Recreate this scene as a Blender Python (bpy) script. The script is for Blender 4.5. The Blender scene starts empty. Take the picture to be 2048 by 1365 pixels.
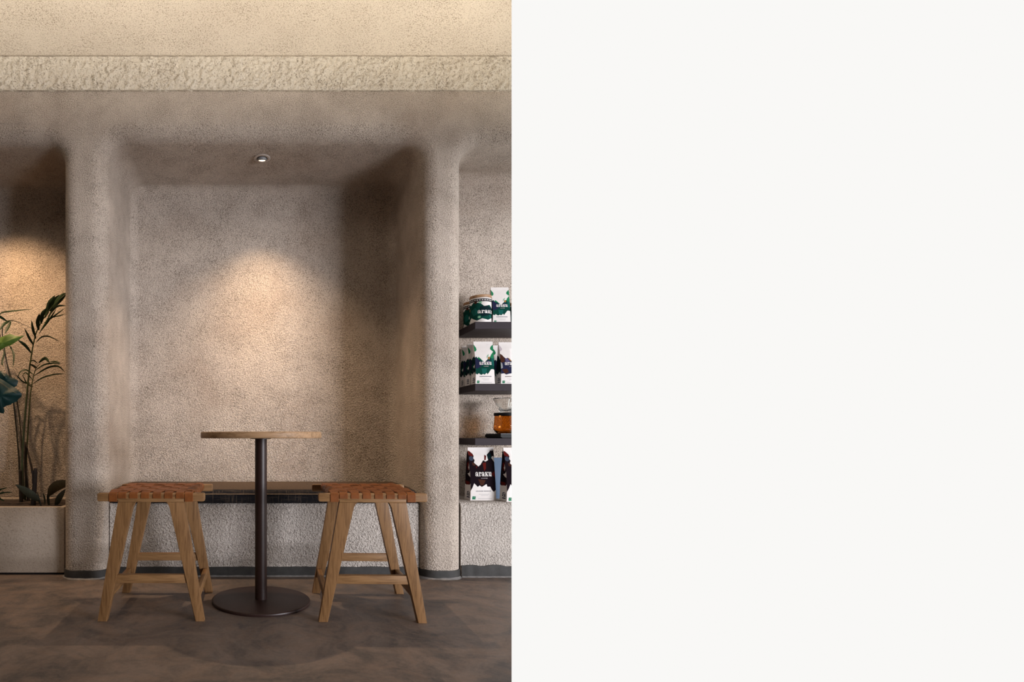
import bpy, bmesh, math, random
from mathutils import Vector, Matrix, noise, geometry

random.seed(7)
S = bpy.context.scene
COL = S.collection
PI = math.pi

# ------------------------------------------------------------------ camera, world, exposure, lights
HZ = 0.735                       # camera height
FPX, CX, CY = 1130.0, 512.0, 873.0   # focal length and principal point on the 2048 x 1365 frame
cam_d = bpy.data.cameras.new('camera')
cam_d.sensor_fit = 'HORIZONTAL'
cam_d.sensor_width = 36.0
cam_d.lens = FPX / 2048 * 36.0
cam_d.shift_x = (1024 - CX) / 2048
cam_d.shift_y = (CY - 682.5) / 2048
cam_d.clip_start = 0.05
cam = bpy.data.objects.new('camera', cam_d)
COL.objects.link(cam)
cam.location = (0, 0, HZ)
cam.rotation_euler = (PI / 2, 0, 0)
S.camera = cam

world = bpy.data.worlds.new('world')
S.world = world
world.use_nodes = True
bg = world.node_tree.nodes['Background']
bg.inputs['Color'].default_value = (0.947, 0.939, 0.922, 1)
bg.inputs['Strength'].default_value = 1.0

S.view_settings.view_transform = 'Standard'
S.view_settings.look = 'None'
S.view_settings.exposure = 0.0
S.view_settings.gamma = 1.0
S.view_settings.use_curve_mapping = False


def lamp(name, kind, loc, target, energy, color, **kw):
    d = bpy.data.lights.new(name, kind)
    d.energy = energy
    d.color = color
    for k, v in kw.items():
        setattr(d, k, v)
    o = bpy.data.objects.new(name, d)
    COL.objects.link(o)
    o.location = loc
    o.rotation_euler = (Vector(target) - Vector(loc)).to_track_quat('-Z', 'Y').to_euler()
    return o


WARM = (1.0, 0.72, 0.46)
# added unseen uplight, washing the beam and the sloping plaster over the niches
lamp('beam_fill', 'AREA', (-0.15, 1.2, 2.0), (-0.3, 2.6, 2.85), 12.0, (1.0, 0.90, 0.74),
     shape='RECTANGLE', size=3.8, size_y=0.15, spread=math.radians(45))
# added unseen soft fill under the room's ceiling, behind and above the camera
lamp('ceiling_fill', 'AREA', (-1.0, 0.4, 3.40), (-1.0, 0.4, 0.0), 30.0, (1.0, 0.84, 0.68),
     shape='RECTANGLE', size=2.6, size_y=1.6)
# assumed daylight, from an added unseen area lamp, well to the right of the camera
lamp('assumed_daylight', 'AREA', (6.0, -3.2, 1.05), (0.0, 3.0, 1.0), 325.0, (0.95, 0.95, 1.0),
     shape='RECTANGLE', size=2.8, size_y=1.8, spread=math.radians(120))
# centre niche downlight: tight beam on the back wall, weak flood below
lamp('niche_beam', 'SPOT', (0.033, 3.112, 2.248), (0.045, 3.48, 1.00), 19.0, WARM,
     spot_size=math.radians(64), spot_blend=0.95, shadow_soft_size=0.02)
lamp('niche_flood', 'SPOT', (0.033, 3.112, 2.25), (0.034, 2.98, 0.0), 120.0, WARM,
     spot_size=math.radians(104), spot_blend=1.0, shadow_soft_size=0.02)
# assumed planter niche downlight, its fitting unseen
lamp('assumed_planter_beam', 'SPOT', (-1.52, 3.00, 2.22), (-1.42, 3.44, 0.70), 78.0, (1.0, 0.66, 0.38),
     spot_size=math.radians(96), spot_blend=1.0, shadow_soft_size=0.02)

# ------------------------------------------------------------------ helpers
KCUT = (1023.2 - CX) / FPX        # the modelled part of the room ends along this plan line
CUT_N = Vector((1, -KCUT, 0)).normalized()


PO = 0.0                         # extra depth for the plant being built


def P(px, py, d):
    d += PO
    return Vector(((px - CX) * d / FPX, d, HZ + (CY - py) * d / FPX))


def link(o, parent=None):
    COL.objects.link(o)
    if parent is not None:
        o.parent = parent
    return o


def tag(o, label=None, cat=None, group=None, kind=None):
    for k, v in (('label', label), ('category', cat), ('group', group), ('kind', kind)):
        if v:
            o[k] = v
    return o


def empty(name, loc, rz=0.0):
    o = bpy.data.objects.new(name, None)
    COL.objects.link(o)
    o.location = loc
    o.rotation_euler = (0, 0, rz)
    o.empty_display_size = 0.05
    return o


def build(name, bm, mats, parent=None, smooth=False, loc=None):
    if not isinstance(mats, (list, tuple)):
        mats = [mats]
    me = bpy.data.meshes.new(name)
    bm.to_mesh(me)
    bm.free()
    for m in mats:
        me.materials.append(m)
    if smooth:
        for p in me.polygons:
            p.use_smooth = True
    o = bpy.data.objects.new(name, me)
    link(o, parent)
    if loc is not None:
        o.location = loc
    return o


def mesh(name, bm, mats, parent=None, smooth=False, loc=None, angle=None, recalc=True):
    if not isinstance(mats, (list, tuple)):
        mats = [mats]
    if recalc:
        bmesh.ops.recalc_face_normals(bm, faces=bm.faces[:])
    if smooth:
        lim = math.radians(angle if angle else 180)
        for f in bm.faces:
            f.smooth = True
        if angle:
            for e in bm.edges:
                if len(e.link_faces) == 2 and e.calc_face_angle(0) > lim:
                    e.smooth = False
    me = bpy.data.meshes.new(name)
    bm.to_mesh(me)
    bm.free()
    for m in mats:
        me.materials.append(m)
    o = bpy.data.objects.new(name, me)
    link(o, parent)
    if loc is not None:
        o.location = loc
    return o


def box(bm, x0, x1, y0, y1, z0, z1, bev=0.0, seg=2, mi=0):
    vs = [bm.verts.new((x, y, z)) for x in (x0, x1) for y in (y0, y1) for z in (z0, z1)]
    idx = ((0, 1, 3, 2), (4, 6, 7, 5), (0, 4, 5, 1), (2, 3, 7, 6), (0, 2, 6, 4), (1, 5, 7, 3))
    fs = [bm.faces.new([vs[i] for i in f]) for f in idx]
    for f in fs:
        f.material_index = mi
    if bev:
        es = list({e for f in fs for e in f.edges})
        bmesh.ops.bevel(bm, geom=es, offset=bev, segments=seg, profile=0.5, affect='EDGES')
    return fs


def prism_xz(bm, pts, y0, y1, bev=0.0, seg=2):
    """outline in x,z extruded along y"""
    a = [bm.verts.new((x, y0, z)) for x, z in pts]
    b = [bm.verts.new((x, y1, z)) for x, z in pts]
    n = len(pts)
    fa = bm.faces.new(a)
    fb = bm.faces.new(b[::-1])
    sides = [bm.faces.new((a[i], b[i], b[(i + 1) % n], a[(i + 1) % n])) for i in range(n)]
    if bev:
        es = list(fa.edges) + list(fb.edges)
        bmesh.ops.bevel(bm, geom=es, offset=bev, segments=seg, profile=0.5, affect='EDGES')


def lathe(bm, prof, n=48, cx=0.0, cy=0.0, rib=None, mi=0):
    """prof: list of (r, z); r = 0 closes"""
    rings = []
    for r, z in prof:
        if r < 1e-6:
            rings.append([bm.verts.new((cx, cy, z))])
        else:
            ring = []
            for i in range(n):
                a = 2 * PI * i / n
                rr = r * (1 + (rib[1] * math.cos(rib[0] * a) if rib else 0))
                ring.append(bm.verts.new((cx + rr * math.cos(a), cy + rr * math.sin(a), z)))
            rings.append(ring)
    for A, B in zip(rings[:-1], rings[1:]):
        for i in range(n):
            j = (i + 1) % n
            if len(A) == 1 and len(B) == 1:
                continue
            if len(A) == 1:
                f = bm.faces.new((A[0], B[i], B[j]))
            elif len(B) == 1:
                f = bm.faces.new((A[i], B[0], A[j]))
            else:
                f = bm.faces.new((A[i], B[i], B[j], A[j]))
            f.material_index = mi


def tube(bm, pts, radii, n=8):
    pts = [Vector(p) for p in pts]
    if not isinstance(radii, (list, tuple)):
        radii = [radii] * len(pts)
    rings = []
    for i, p in enumerate(pts):
        t = (pts[min(i + 1, len(pts) - 1)] - pts[max(i - 1, 0)]).normalized()
        u = t.cross(Vector((0, 1, 0)))
        if u.length < 1e-3:
            u = t.cross(Vector((1, 0, 0)))
        u.normalize()
        v = t.cross(u)
        rings.append([bm.verts.new(p + (u * math.cos(2 * PI * k / n) + v * math.sin(2 * PI * k / n)) * radii[i]) for k in range(n)])
    for A, B in zip(rings[:-1], rings[1:]):
        for k in range(n):
            bm.faces.new((A[k], A[(k + 1) % n], B[(k + 1) % n], B[k]))
    bm.faces.new(rings[0][::-1])
    bm.faces.new(rings[-1])


def smooth_path(pts, n=12):
    """Catmull-Rom through the points"""
    pts = [Vector(p) for p in pts]
    if len(pts) == 2:
        return [pts[0].lerp(pts[1], i / (n - 1)) for i in range(n)]
    ext = [pts[0] * 2 - pts[1]] + pts + [pts[-1] * 2 - pts[-2]]
    out = []
    seg = len(pts) - 1
    for i in range(n):
        s = i / (n - 1) * seg
        k = min(int(s), seg - 1)
        t = s - k
        p0, p1, p2, p3 = ext[k:k + 4]
        out.append(0.5 * ((2 * p1) + (p2 - p0) * t + (2 * p0 - 5 * p1 + 4 * p2 - p3) * t * t + (3 * p1 - p0 - 3 * p2 + p3) * t ** 3))
    return out


def cut_bm(bm, co=Vector((0, 0, 0)), no=CUT_N, fill=False):
    geom = bm.verts[:] + bm.edges[:] + bm.faces[:]
    r = bmesh.ops.bisect_plane(bm, geom=geom, plane_co=co, plane_no=no, clear_outer=True, dist=1e-6)
    if fill:
        es = [e for e in r['geom_cut'] if isinstance(e, bmesh.types.BMEdge) and e.is_boundary]
        if es:
            bmesh.ops.holes_fill(bm, edges=es, sides=0)


def cut_tree(root, fill=True):
    """end a thing where the modelled part of the room ends"""
    bpy.context.view_layer.update()
    stack = [root]
    while stack:
        o = stack.pop()
        stack += list(o.children)
        if o.type != 'MESH':
            continue
        mi = o.matrix_world.inverted()
        bm = bmesh.new()
        bm.from_mesh(o.data)
        co = mi @ Vector((0, 0, 0))
        no = (mi.to_3x3() @ CUT_N).normalized()
        cut_bm(bm, co, no, fill and not o.get('open_sheet'))
        if not bm.verts:
            bm.free()
            bpy.data.objects.remove(o)
            continue
        bm.to_mesh(o.data)
        bm.free()


# ------------------------------------------------------------------ materials
def new_mat(name):
    m = bpy.data.materials.new(name)
    m.use_nodes = True
    nt = m.node_tree
    return m, nt, nt.nodes['Principled BSDF']


def N(nt, t, **kw):
    n = nt.nodes.new(t)
    for k, v in kw.items():
        if k in n.inputs:
            n.inputs[k].default_value = v
        else:
            setattr(n, k, v)
    return n


def ramp(nt, src, stops):
    r = nt.nodes.new('ShaderNodeValToRGB')
    el = r.color_ramp.elements
    while len(el) > 1:
        el.remove(el[-1])
    el[0].position = stops[0][0]
    el[0].color = stops[0][1] if len(stops[0][1]) == 4 else (*stops[0][1], 1)
    for p, c in stops[1:]:
        e = el.new(p)
        e.color = c if len(c) == 4 else (*c, 1)
    nt.links.new(src, r.inputs[0])
    return r


def mixc(nt, fac, a, b, mode='MIX'):
    m = nt.nodes.new('ShaderNodeMix')
    m.data_type = 'RGBA'
    m.blend_type = mode
    for sock, v in ((m.inputs[0], fac), (m.inputs[6], a), (m.inputs[7], b)):
        if hasattr(v, 'links'):
            nt.links.new(v, sock)
        elif isinstance(v, (int, float)):
            sock.default_value = v
        else:
            sock.default_value = (*v, 1) if len(v) == 3 else v
    return m.outputs[2]


def plain(name, color, rough=0.5, metal=0.0, var=0.0, scale=40, bump=0.0, spec=0.5, **kw):
    m, nt, b = new_mat(name)
    b.inputs['Base Color'].default_value = (*color, 1)
    b.inputs['Roughness'].default_value = rough
    b.inputs['Metallic'].default_value = metal
    b.inputs['Specular IOR Level'].default_value = spec
    for k, v in kw.items():
        b.inputs[k].default_value = v
    if var or bump:
        tc = N(nt, 'ShaderNodeTexCoord')
        ns = N(nt, 'ShaderNodeTexNoise', Scale=scale, Detail=4.0, Roughness=0.6)
        nt.links.new(tc.outputs['Object'], ns.inputs['Vector'])
        if var:
            lo = tuple(c * (1 - var) for c in color)
            hi = tuple(min(1, c * (1 + var)) for c in color)
            r = ramp(nt, ns.outputs['Fac'], [(0.3, lo), (0.7, hi)])
            nt.links.new(r.outputs[0], b.inputs['Base Color'])
        if bump:
            bp = N(nt, 'ShaderNodeBump', Strength=bump, Distance=0.002)
            nt.links.new(ns.outputs['Fac'], bp.inputs['Height'])
            nt.links.new(bp.outputs[0], b.inputs['Normal'])
    return m


def plaster(name, base, dark, grain=95.0, strength=0.6, dist=0.006, pore=0.36, tone=0.10, stretch=None):
    m, nt, b = new_mat(name)
    b.inputs['Roughness'].default_value = 0.93
    b.inputs['Specular IOR Level'].default_value = 0.15
    tc = N(nt, 'ShaderNodeTexCoord')
    vec = tc.outputs['Object']
    if stretch:
        mp = N(nt, 'ShaderNodeMapping')
        mp.inputs['Scale'].default_value = stretch
        nt.links.new(vec, mp.inputs[0])
        vec = mp.outputs[0]
    g = N(nt, 'ShaderNodeTexNoise', Scale=grain, Detail=2.5, Roughness=0.6)
    f = N(nt, 'ShaderNodeTexNoise', Scale=grain * 2.3, Detail=2.0, Roughness=0.6)
    v = N(nt, 'ShaderNodeTexNoise', Scale=grain * 0.42, Detail=2.0, Roughness=0.5)
    w = N(nt, 'ShaderNodeTexNoise', Scale=2.3, Detail=5.0, Roughness=0.6)
    w2 = N(nt, 'ShaderNodeTexNoise', Scale=7.0, Detail=4.0, Roughness=0.65)
    for n in (g, f, v, w, w2):
        nt.links.new(vec, n.inputs['Vector'])
    # pores: fine dark specks, denser where the broad noise says so
    thr = N(nt, 'ShaderNodeMath', operation='MULTIPLY_ADD')
    nt.links.new(w2.outputs['Fac'], thr.inputs[0])
    thr.inputs[1].default_value = 0.25
    nt.links.new(g.outputs['Fac'], thr.inputs[2])
    pores = ramp(nt, thr.outputs[0], [(pore, (0, 0, 0)), (pore + 0.20, (1, 1, 1))])
    blotch = ramp(nt, w.outputs['Fac'], [(0.34, tuple(c * (1 - tone * q) for c, q in zip(base, (1.0, 1.25, 1.4)))), (0.5, base), (0.66, tuple(min(1, c * (1 + tone)) for c in base))])
    fine = mixc(nt, 0.35, blotch.outputs[0], ramp(nt, f.outputs['Fac'], [(0.32, tuple(c * 0.55 for c in base)), (0.6, tuple(min(1, c * 1.15) for c in base))]).outputs[0])
    c = mixc(nt, pores.outputs[0], dark, fine)
    nt.links.new(c, b.inputs['Base Color'])
    h1 = N(nt, 'ShaderNodeMath', operation='MULTIPLY_ADD')
    nt.links.new(v.outputs['Fac'], h1.inputs[0])
    sx = N(nt, 'ShaderNodeSeparateXYZ')
    nt.links.new(tc.outputs['Object'], sx.inputs[0])
    mr = N(nt, 'ShaderNodeMapRange')          # the trowelled plaster is coarser low on the wall
    nt.links.new(sx.outputs['Z'], mr.inputs[0])
    mr.inputs[1].default_value = 0.6
    mr.inputs[2].default_value = 1.7
    mr.inputs[3].default_value = 1.5
    mr.inputs[4].default_value = 0.75
    nt.links.new(mr.outputs[0], h1.inputs[1])
    nt.links.new(g.outputs['Fac'], h1.inputs[2])
    bp = N(nt, 'ShaderNodeBump', Strength=strength, Distance=dist)
    nt.links.new(h1.outputs[0], bp.inputs['Height'])
    nt.links.new(bp.outputs[0], b.inputs['Normal'])
    return m


def wood(name, light, dark, axis='Z', scale=22.0, rough=0.5):
    m, nt, b = new_mat(name)
    b.inputs['Roughness'].default_value = rough
    b.inputs['Specular IOR Level'].default_value = 0.3
    tc = N(nt, 'ShaderNodeTexCoord')
    mp = N(nt, 'ShaderNodeMapping')
    sc = {'X': (0.07, 1, 1), 'Y': (1, 0.07, 1), 'Z': (1, 1, 0.07)}[axis]
    mp.inputs['Scale'].default_value = sc
    nt.links.new(tc.outputs['Object'], mp.inputs[0])
    n1 = N(nt, 'ShaderNodeTexNoise', Scale=scale * 6, Detail=5.0, Roughness=0.6, Distortion=0.8)
    n2 = N(nt, 'ShaderNodeTexNoise', Scale=scale * 1.2, Detail=3.0, Roughness=0.5)
    for n in (n1, n2):
        nt.links.new(mp.outputs[0], n.inputs['Vector'])
    a = ramp(nt, n1.outputs['Fac'], [(0.38, tuple(q * 0.8 for q in dark)), (0.56, light)])
    c = mixc(nt, 0.35, a.outputs[0], ramp(nt, n2.outputs['Fac'], [(0.35, dark), (0.65, light)]).outputs[0])
    nt.links.new(c, b.inputs['Base Color'])
    bp = N(nt, 'ShaderNodeBump', Strength=0.12, Distance=0.001)
    nt.links.new(n1.outputs['Fac'], bp.inputs['Height'])
    nt.links.new(bp.outputs[0], b.inputs['Normal'])
    return m


def concrete_floor():
    m, nt, b = new_mat('polished_concrete')
    tc = N(nt, 'ShaderNodeTexCoord')
    w1 = N(nt, 'ShaderNodeTexNoise', Scale=2.2, Detail=6.0, Roughness=0.62, Distortion=1.6)
    w2 = N(nt, 'ShaderNodeTexNoise', Scale=5.5, Detail=7.0, Roughness=0.65, Distortion=2.2)
    f = N(nt, 'ShaderNodeTexNoise', Scale=60.0, Detail=5.0, Roughness=0.7)
    vo = N(nt, 'ShaderNodeTexVoronoi', Scale=2.6)
    vo.feature = 'DISTANCE_TO_EDGE'
    add = N(nt, 'ShaderNodeVectorMath', operation='ADD')
    nt.links.new(tc.outputs['Object'], add.inputs[0])
    nt.links.new(w2.outputs['Color'], add.inputs[1])
    for n in (w1, w2, f):
        nt.links.new(tc.outputs['Object'], n.inputs['Vector'])
    nt.links.new(add.outputs[0], vo.inputs['Vector'])
    A = ramp(nt, w1.outputs['Fac'], [(0.40, FLOOR_DARK), (0.5, FLOOR_MID), (0.61, FLOOR_LIGHT)])
    B = ramp(nt, w2.outputs['Fac'], [(0.40, FLOOR_DARK), (0.5, FLOOR_MID), (0.60, FLOOR_WARM)])
    c = mixc(nt, 0.5, A.outputs[0], B.outputs[0])
    c = mixc(nt, 0.2, c, ramp(nt, f.outputs['Fac'], [(0.35, FLOOR_DARK), (0.65, FLOOR_LIGHT)]).outputs[0])
    veins = ramp(nt, vo.outputs['Distance'], [(0.0, (1, 1, 1)), (0.02, (0, 0, 0))])
    vf = N(nt, 'ShaderNodeMath', operation='MULTIPLY')
    nt.links.new(veins.outputs[0], vf.inputs[0])
    nt.links.new(w1.outputs['Fac'], vf.inputs[1])
    vf2 = N(nt, 'ShaderNodeMath', operation='MULTIPLY')
    nt.links.new(vf.outputs[0], vf2.inputs[0])
    vf2.inputs[1].default_value = 0.35
    c = mixc(nt, vf2.outputs[0], c, FLOOR_DARK)
    nt.links.new(c, b.inputs['Base Color'])
    rr = N(nt, 'ShaderNodeMapRange')
    nt.links.new(w2.outputs['Fac'], rr.inputs[0])
    rr.inputs[3].default_value = 0.42
    rr.inputs[4].default_value = 0.62
    nt.links.new(rr.outputs[0], b.inputs['Roughness'])
    b.inputs['Specular IOR Level'].default_value = 0.3
    bp = N(nt, 'ShaderNodeBump', Strength=0.12, Distance=0.004)
    nt.links.new(w2.outputs['Fac'], bp.inputs['Height'])
    nt.links.new(bp.outputs[0], b.inputs['Normal'])
    return m


def woven(name, base, thread, fx=190.0, fz=420.0, amount=0.5):
    m, nt, b = new_mat(name)
    b.inputs['Roughness'].default_value = 0.9
    b.inputs['Specular IOR Level'].default_value = 0.1
    b.inputs['Sheen Weight'].default_value = 0.02
    tc = N(nt, 'ShaderNodeTexCoord')
    outs = []
    for sc in ((fx, 14, 14), (14, fz, fz)):
        mp = N(nt, 'ShaderNodeMapping')
        mp.inputs['Scale'].default_value = sc
        nt.links.new(tc.outputs['Object'], mp.inputs[0])
        n = N(nt, 'ShaderNodeTexNoise', Scale=1.0, Detail=3.0, Roughness=0.7)
        nt.links.new(mp.outputs[0], n.inputs['Vector'])
        outs.append(n.outputs['Fac'])
    mx = N(nt, 'ShaderNodeMath', operation='MAXIMUM')
    nt.links.new(outs[0], mx.inputs[0])
    nt.links.new(outs[1], mx.inputs[1])
    r = ramp(nt, mx.outputs[0], [(0.56, (0, 0, 0)), (0.72, (amount, amount, amount))])
    c = mixc(nt, r.outputs[0], base, thread)
    nt.links.new(c, b.inputs['Base Color'])
    bp = N(nt, 'ShaderNodeBump', Strength=0.4, Distance=0.0015)
    nt.links.new(mx.outputs[0], bp.inputs['Height'])
    nt.links.new(bp.outputs[0], b.inputs['Normal'])
    return m


FLOOR_DARK = (0.052, 0.046, 0.045)
FLOOR_MID = (0.132, 0.100, 0.084)
FLOOR_LIGHT = (0.195, 0.152, 0.130)
FLOOR_WARM = (0.172, 0.118, 0.090)
M = {}
M['plaster'] = plaster('niche_plaster', (0.62, 0.53, 0.455), (0.20, 0.16, 0.125), grain=270, strength=1.0, dist=0.008, pore=0.46, tone=0.20)
M['band'] = plaster('coarse_band_plaster', (0.60, 0.54, 0.46), (0.22, 0.18, 0.14), grain=130, strength=0.9, dist=0.008, pore=0.40)
M['slope'] = plaster('upper_plaster', (0.60, 0.525, 0.44), (0.28, 0.225, 0.17), grain=270, strength=0.8, pore=0.42, stretch=(0.6, 1, 1))
M['riser'] = plaster('bench_plaster', (0.62, 0.56, 0.51), (0.24, 0.205, 0.18), grain=240, strength=1.0, dist=0.010, pore=0.44)
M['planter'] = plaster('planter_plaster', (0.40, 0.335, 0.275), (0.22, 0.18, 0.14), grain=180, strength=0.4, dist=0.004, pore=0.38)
M['room'] = plain('room_paint', (0.30, 0.27, 0.24), 0.9, var=0.06, scale=3)
M['floor'] = concrete_floor()
M['skirt'] = plain('dark_skirting', (0.023, 0.0215, 0.020), 0.7, var=0.35, scale=25, bump=0.4)
M['caulk'] = plain('grey_caulk', (0.17, 0.16, 0.155), 0.7, var=0.3, scale=40)
M['oak_v'] = wood('oak_upright', (0.240, 0.127, 0.052), (0.145, 0.070, 0.026), 'Z')
M['oak_x'] = wood('oak_cross', (0.260, 0.142, 0.060), (0.162, 0.080, 0.031), 'X')
M['oak_y'] = wood('oak_side', (0.245, 0.132, 0.055), (0.150, 0.074, 0.028), 'Y')
M['oak_top'] = wood('oak_tabletop', (0.38, 0.235, 0.130), (0.24, 0.138, 0.066), 'X', scale=14)
M['leather'] = plain('cognac_leather', (0.160, 0.050, 0.012), 0.55, var=0.25, scale=35, bump=0.15, spec=0.2)
M['steel'] = plain('brown_powder_coat', (0.023, 0.0105, 0.0085), 0.42, var=0.15, scale=120, bump=0.05, spec=0.35)
M['fabric_dark'] = woven('navy_black_weave', (0.012, 0.012, 0.015), (0.22, 0.16, 0.11))
M['fabric_top'] = woven('lamplit_weave', (0.082, 0.056, 0.038), (0.016, 0.014, 0.014), amount=0.85)  # warm lamplight on the cushion top, put into the weave colour
M['piping'] = plain('tan_piping', (0.22, 0.15, 0.09), 0.8, var=0.3, scale=200)
M['soil'] = plain('dark_soil', (0.030, 0.018, 0.012), 0.95, var=0.5, scale=60, bump=1.0)
M['leaf'] = plain('dark_palm_leaf', (0.014, 0.027, 0.009), 0.5, var=0.3, scale=25, spec=0.2)
M['leaf_lit'] = plain('lit_leaf', (0.060, 0.105, 0.016), 0.5, var=0.35, scale=18, bump=0.2, spec=0.2)  # the light falling on the upper leaf is put into its colour
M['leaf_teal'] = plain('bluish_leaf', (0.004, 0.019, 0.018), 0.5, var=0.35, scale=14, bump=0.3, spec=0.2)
M['leaf_low'] = plain('dull_leaf', (0.030, 0.034, 0.022), 0.45, var=0.3, scale=20)
M['leaf_olive'] = plain('olive_leaf', (0.085, 0.070, 0.035), 0.5, var=0.3, scale=20)
M['stem'] = plain('green_cane', (0.040, 0.055, 0.015), 0.5, var=0.3, scale=30)
M['stem_dark'] = plain('dark_cane', (0.022, 0.020, 0.010), 0.6, var=0.4, scale=30)
M['bark'] = plain('dark_bark', (0.020, 0.013, 0.010), 0.9, var=0.5, scale=60, bump=0.8)
M['shelf'] = plain('plum_brown_shelf', (0.027, 0.0195, 0.0235), 0.55, var=0.08, scale=20, spec=0.15)
M['white'] = plain('white_paper', (0.64, 0.60, 0.58), 0.5, var=0.03, scale=30)
M['cork'] = wood('lid_wood', (0.36, 0.21, 0.11), (0.22, 0.12, 0.06), 'X', scale=20)
M['black'] = plain('black_plastic', (0.006, 0.006, 0.007), 0.5, spec=0.15)
M['scale_top'] = plain('dark_blue_glass', (0.010, 0.016, 0.026), 0.3, spec=0.3)
M['lamp_ring'] = plain('grey_lamp_ring', (0.42, 0.36, 0.32), 0.5, var=0.03)
M['lamp_inner'] = plain('dark_lamp_recess', (0.03, 0.03, 0.03), 0.4)
M['chrome'] = plain('grey_gimbal', (0.22, 0.22, 0.225), 0.4)
for nm, c in dict(ink_green=(0.004, 0.050, 0.038), ink_deep=(0.004, 0.016, 0.020), ink_bright=(0.018, 0.20, 0.085),
                  ink_navy=(0.018, 0.020, 0.055), ink_violet=(0.10, 0.085, 0.17), ink_orange=(0.34, 0.17, 0.055),
                  ink_teal=(0.010, 0.10, 0.085), ink_plum=(0.010, 0.005, 0.008), ink_red=(0.10, 0.010, 0.008),
                  ink_slate=(0.045, 0.055, 0.085), ink_brown=(0.060, 0.022, 0.014), ink_mint=(0.20, 0.42, 0.27),
                  ink_pale=(0.50, 0.44, 0.46), ink_grey=(0.30, 0.31, 0.33), ink_blue=(0.13, 0.18, 0.26),
                  badge=(0.010, 0.18, 0.085)).items():
    M[nm] = plain(nm, tuple(q * 0.85 for q in c), 0.8, spec=0.04)
m, nt, b = new_mat('amber_glass')
b.inputs['Base Color'].default_value = (0.72, 0.36, 0.085, 1)
b.inputs['Transmission Weight'].default_value = 1.0
b.inputs['Roughness'].default_value = 0.05
b.inputs['IOR'].default_value = 1.35
M['amber'] = m
m, nt, b = new_mat('clear_glass')
b.inputs['Base Color'].default_value = (0.93, 0.92, 0.90, 1)
b.inputs['Transmission Weight'].default_value = 1.0
b.inputs['Roughness'].default_value = 0.04
b.inputs['IOR'].default_value = 1.45
M['glass'] = m
m, nt, b = new_mat('lit_lens')
b.inputs['Base Color'].default_value = (0.8, 0.7, 0.6, 1)
b.inputs['Emission Color'].default_value = (1.0, 0.80, 0.60, 1)
b.inputs['Emission Strength'].default_value = 1.6
M['lens'] = m

# ------------------------------------------------------------------ room shell
DF = 2.90                        # front plane of the pillars
NICHES = [(-2.60, -1.00, 2.253, 3.48), (-0.77, 0.856, 2.268, 3.48), (1.065, 2.66, 2.247, 3.28)]
RF, RC, RCOR = 0.080, 0.055, 0.10


def niche_loop(x0, x1, zt, o, d, na=10, ns=8):
    pts = []
    r = RCOR + o
    zs = zt - RCOR
    for i in range(ns):
        pts.append((x0 - o, d, zs * i / ns))
    for i in range(na + 1):
        a = PI - (PI / 2) * i / na
        pts.append((x0 + RCOR + r * math.cos(a), d, zs + r * math.sin(a)))
    for i in range(1, ns):
        t = i / ns
        pts.append(((x0 + RCOR) * (1 - t) + (x1 - RCOR) * t, d, zt + o))
    for i in range(na + 1):
        a = PI / 2 - (PI / 2) * i / na
        pts.append((x1 - RCOR + r * math.cos(a), d, zs + r * math.sin(a)))
    for i in range(ns):
        pts.append((x1 + o, d, zs * (ns - 1 - i) / ns))
    return pts


def tess(bm, vs):
    for t in geometry.tessellate_polygon([[Vector((v.co.x, v.co.z, 0)) for v in vs]]):
        try:
            bm.faces.new([vs[i] for i in t])
        except ValueError:
            pass


ZB = 2.504                       # underside of the beam
bm = bmesh.new()
outline = [(-2.8, DF, 0.0)]
outline_v = [bm.verts.new(outline[0])]
for x0, x1, zt, db in NICHES:
    prof = [(RF + 0.012, DF)]
    for i in range(13):
        t = PI / 2 * i / 12
        prof.append((RF * (1 - math.sin(t)), DF + RF * (1 - math.cos(t))))
    prof.append((0.0, (DF + RF + db) / 2))
    for i in range(9):
        t = PI / 2 * i / 8
        prof.append((-RC * (1 - math.cos(t)), db - RC + RC * math.sin(t)))
    prof.append((-RC - 0.012, db))
    loops = [[bm.verts.new(p) for p in niche_loop(x0, x1, zt, o, d)] for o, d in prof]
    for A, B in zip(loops[:-1], loops[1:]):
        for i in range(len(A) - 1):
            bm.faces.new((A[i], A[i + 1], B[i + 1], B[i]))
    tess(bm, loops[-1])
    outline_v += loops[0]
outline_v += [bm.verts.new((2.8, DF, 0)), bm.verts.new((2.8, DF, ZB + 0.02)), bm.verts.new((-2.8, DF, ZB + 0.02))]
tess(bm, outline_v)
cut_bm(bm)
bmesh.ops.recalc_face_normals(bm, faces=bm.faces[:])
wall = mesh('wall_back', bm, M['plaster'], smooth=True)
tag(wall, kind='structure', label='rough beige plaster wall with rounded pillars and three recessed niches')

# beam with a coarse face and the sloping plaster above it
DB = 2.885
ZT = 2.675
bm = bmesh.new()
X0, X1 = -2.8, 1.36
nx, nz = 700, 30
grid = []
for j in range(nz + 1):
    row = []
    for i in range(nx + 1):
        x = X0 + (X1 - X0) * i / nx
        z = ZB + (ZT - ZB) * j / nz
        edge = min(1.0, min(j, nz - j) / 2.0)
        p = Vector((x, 0, z))
        h = 0.5 * noise.noise(p * 42) + 0.35 * noise.noise(p * 85) + 0.25 * noise.noise(p * 17)
        y = DB - edge * max(-0.006, h * 0.027)
        row.append(bm.verts.new((x, y, z + (0.0016 * noise.noise(p * 9) if j == 0 else (0.003 * noise.noise(p * 38) if j == nz else 0)))))
    grid.append(row)
for j in range(nz):
    for i in range(nx):
        bm.faces.new((grid[j][i], grid[j][i + 1], grid[j + 1][i + 1], grid[j + 1][i]))
bot = [bm.verts.new((v.co.x, DF + 0.02, ZB)) for v in grid[0]]
top = [bm.verts.new((v.co.x, DF + 0.02, ZT)) for v in grid[-1]]
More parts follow.
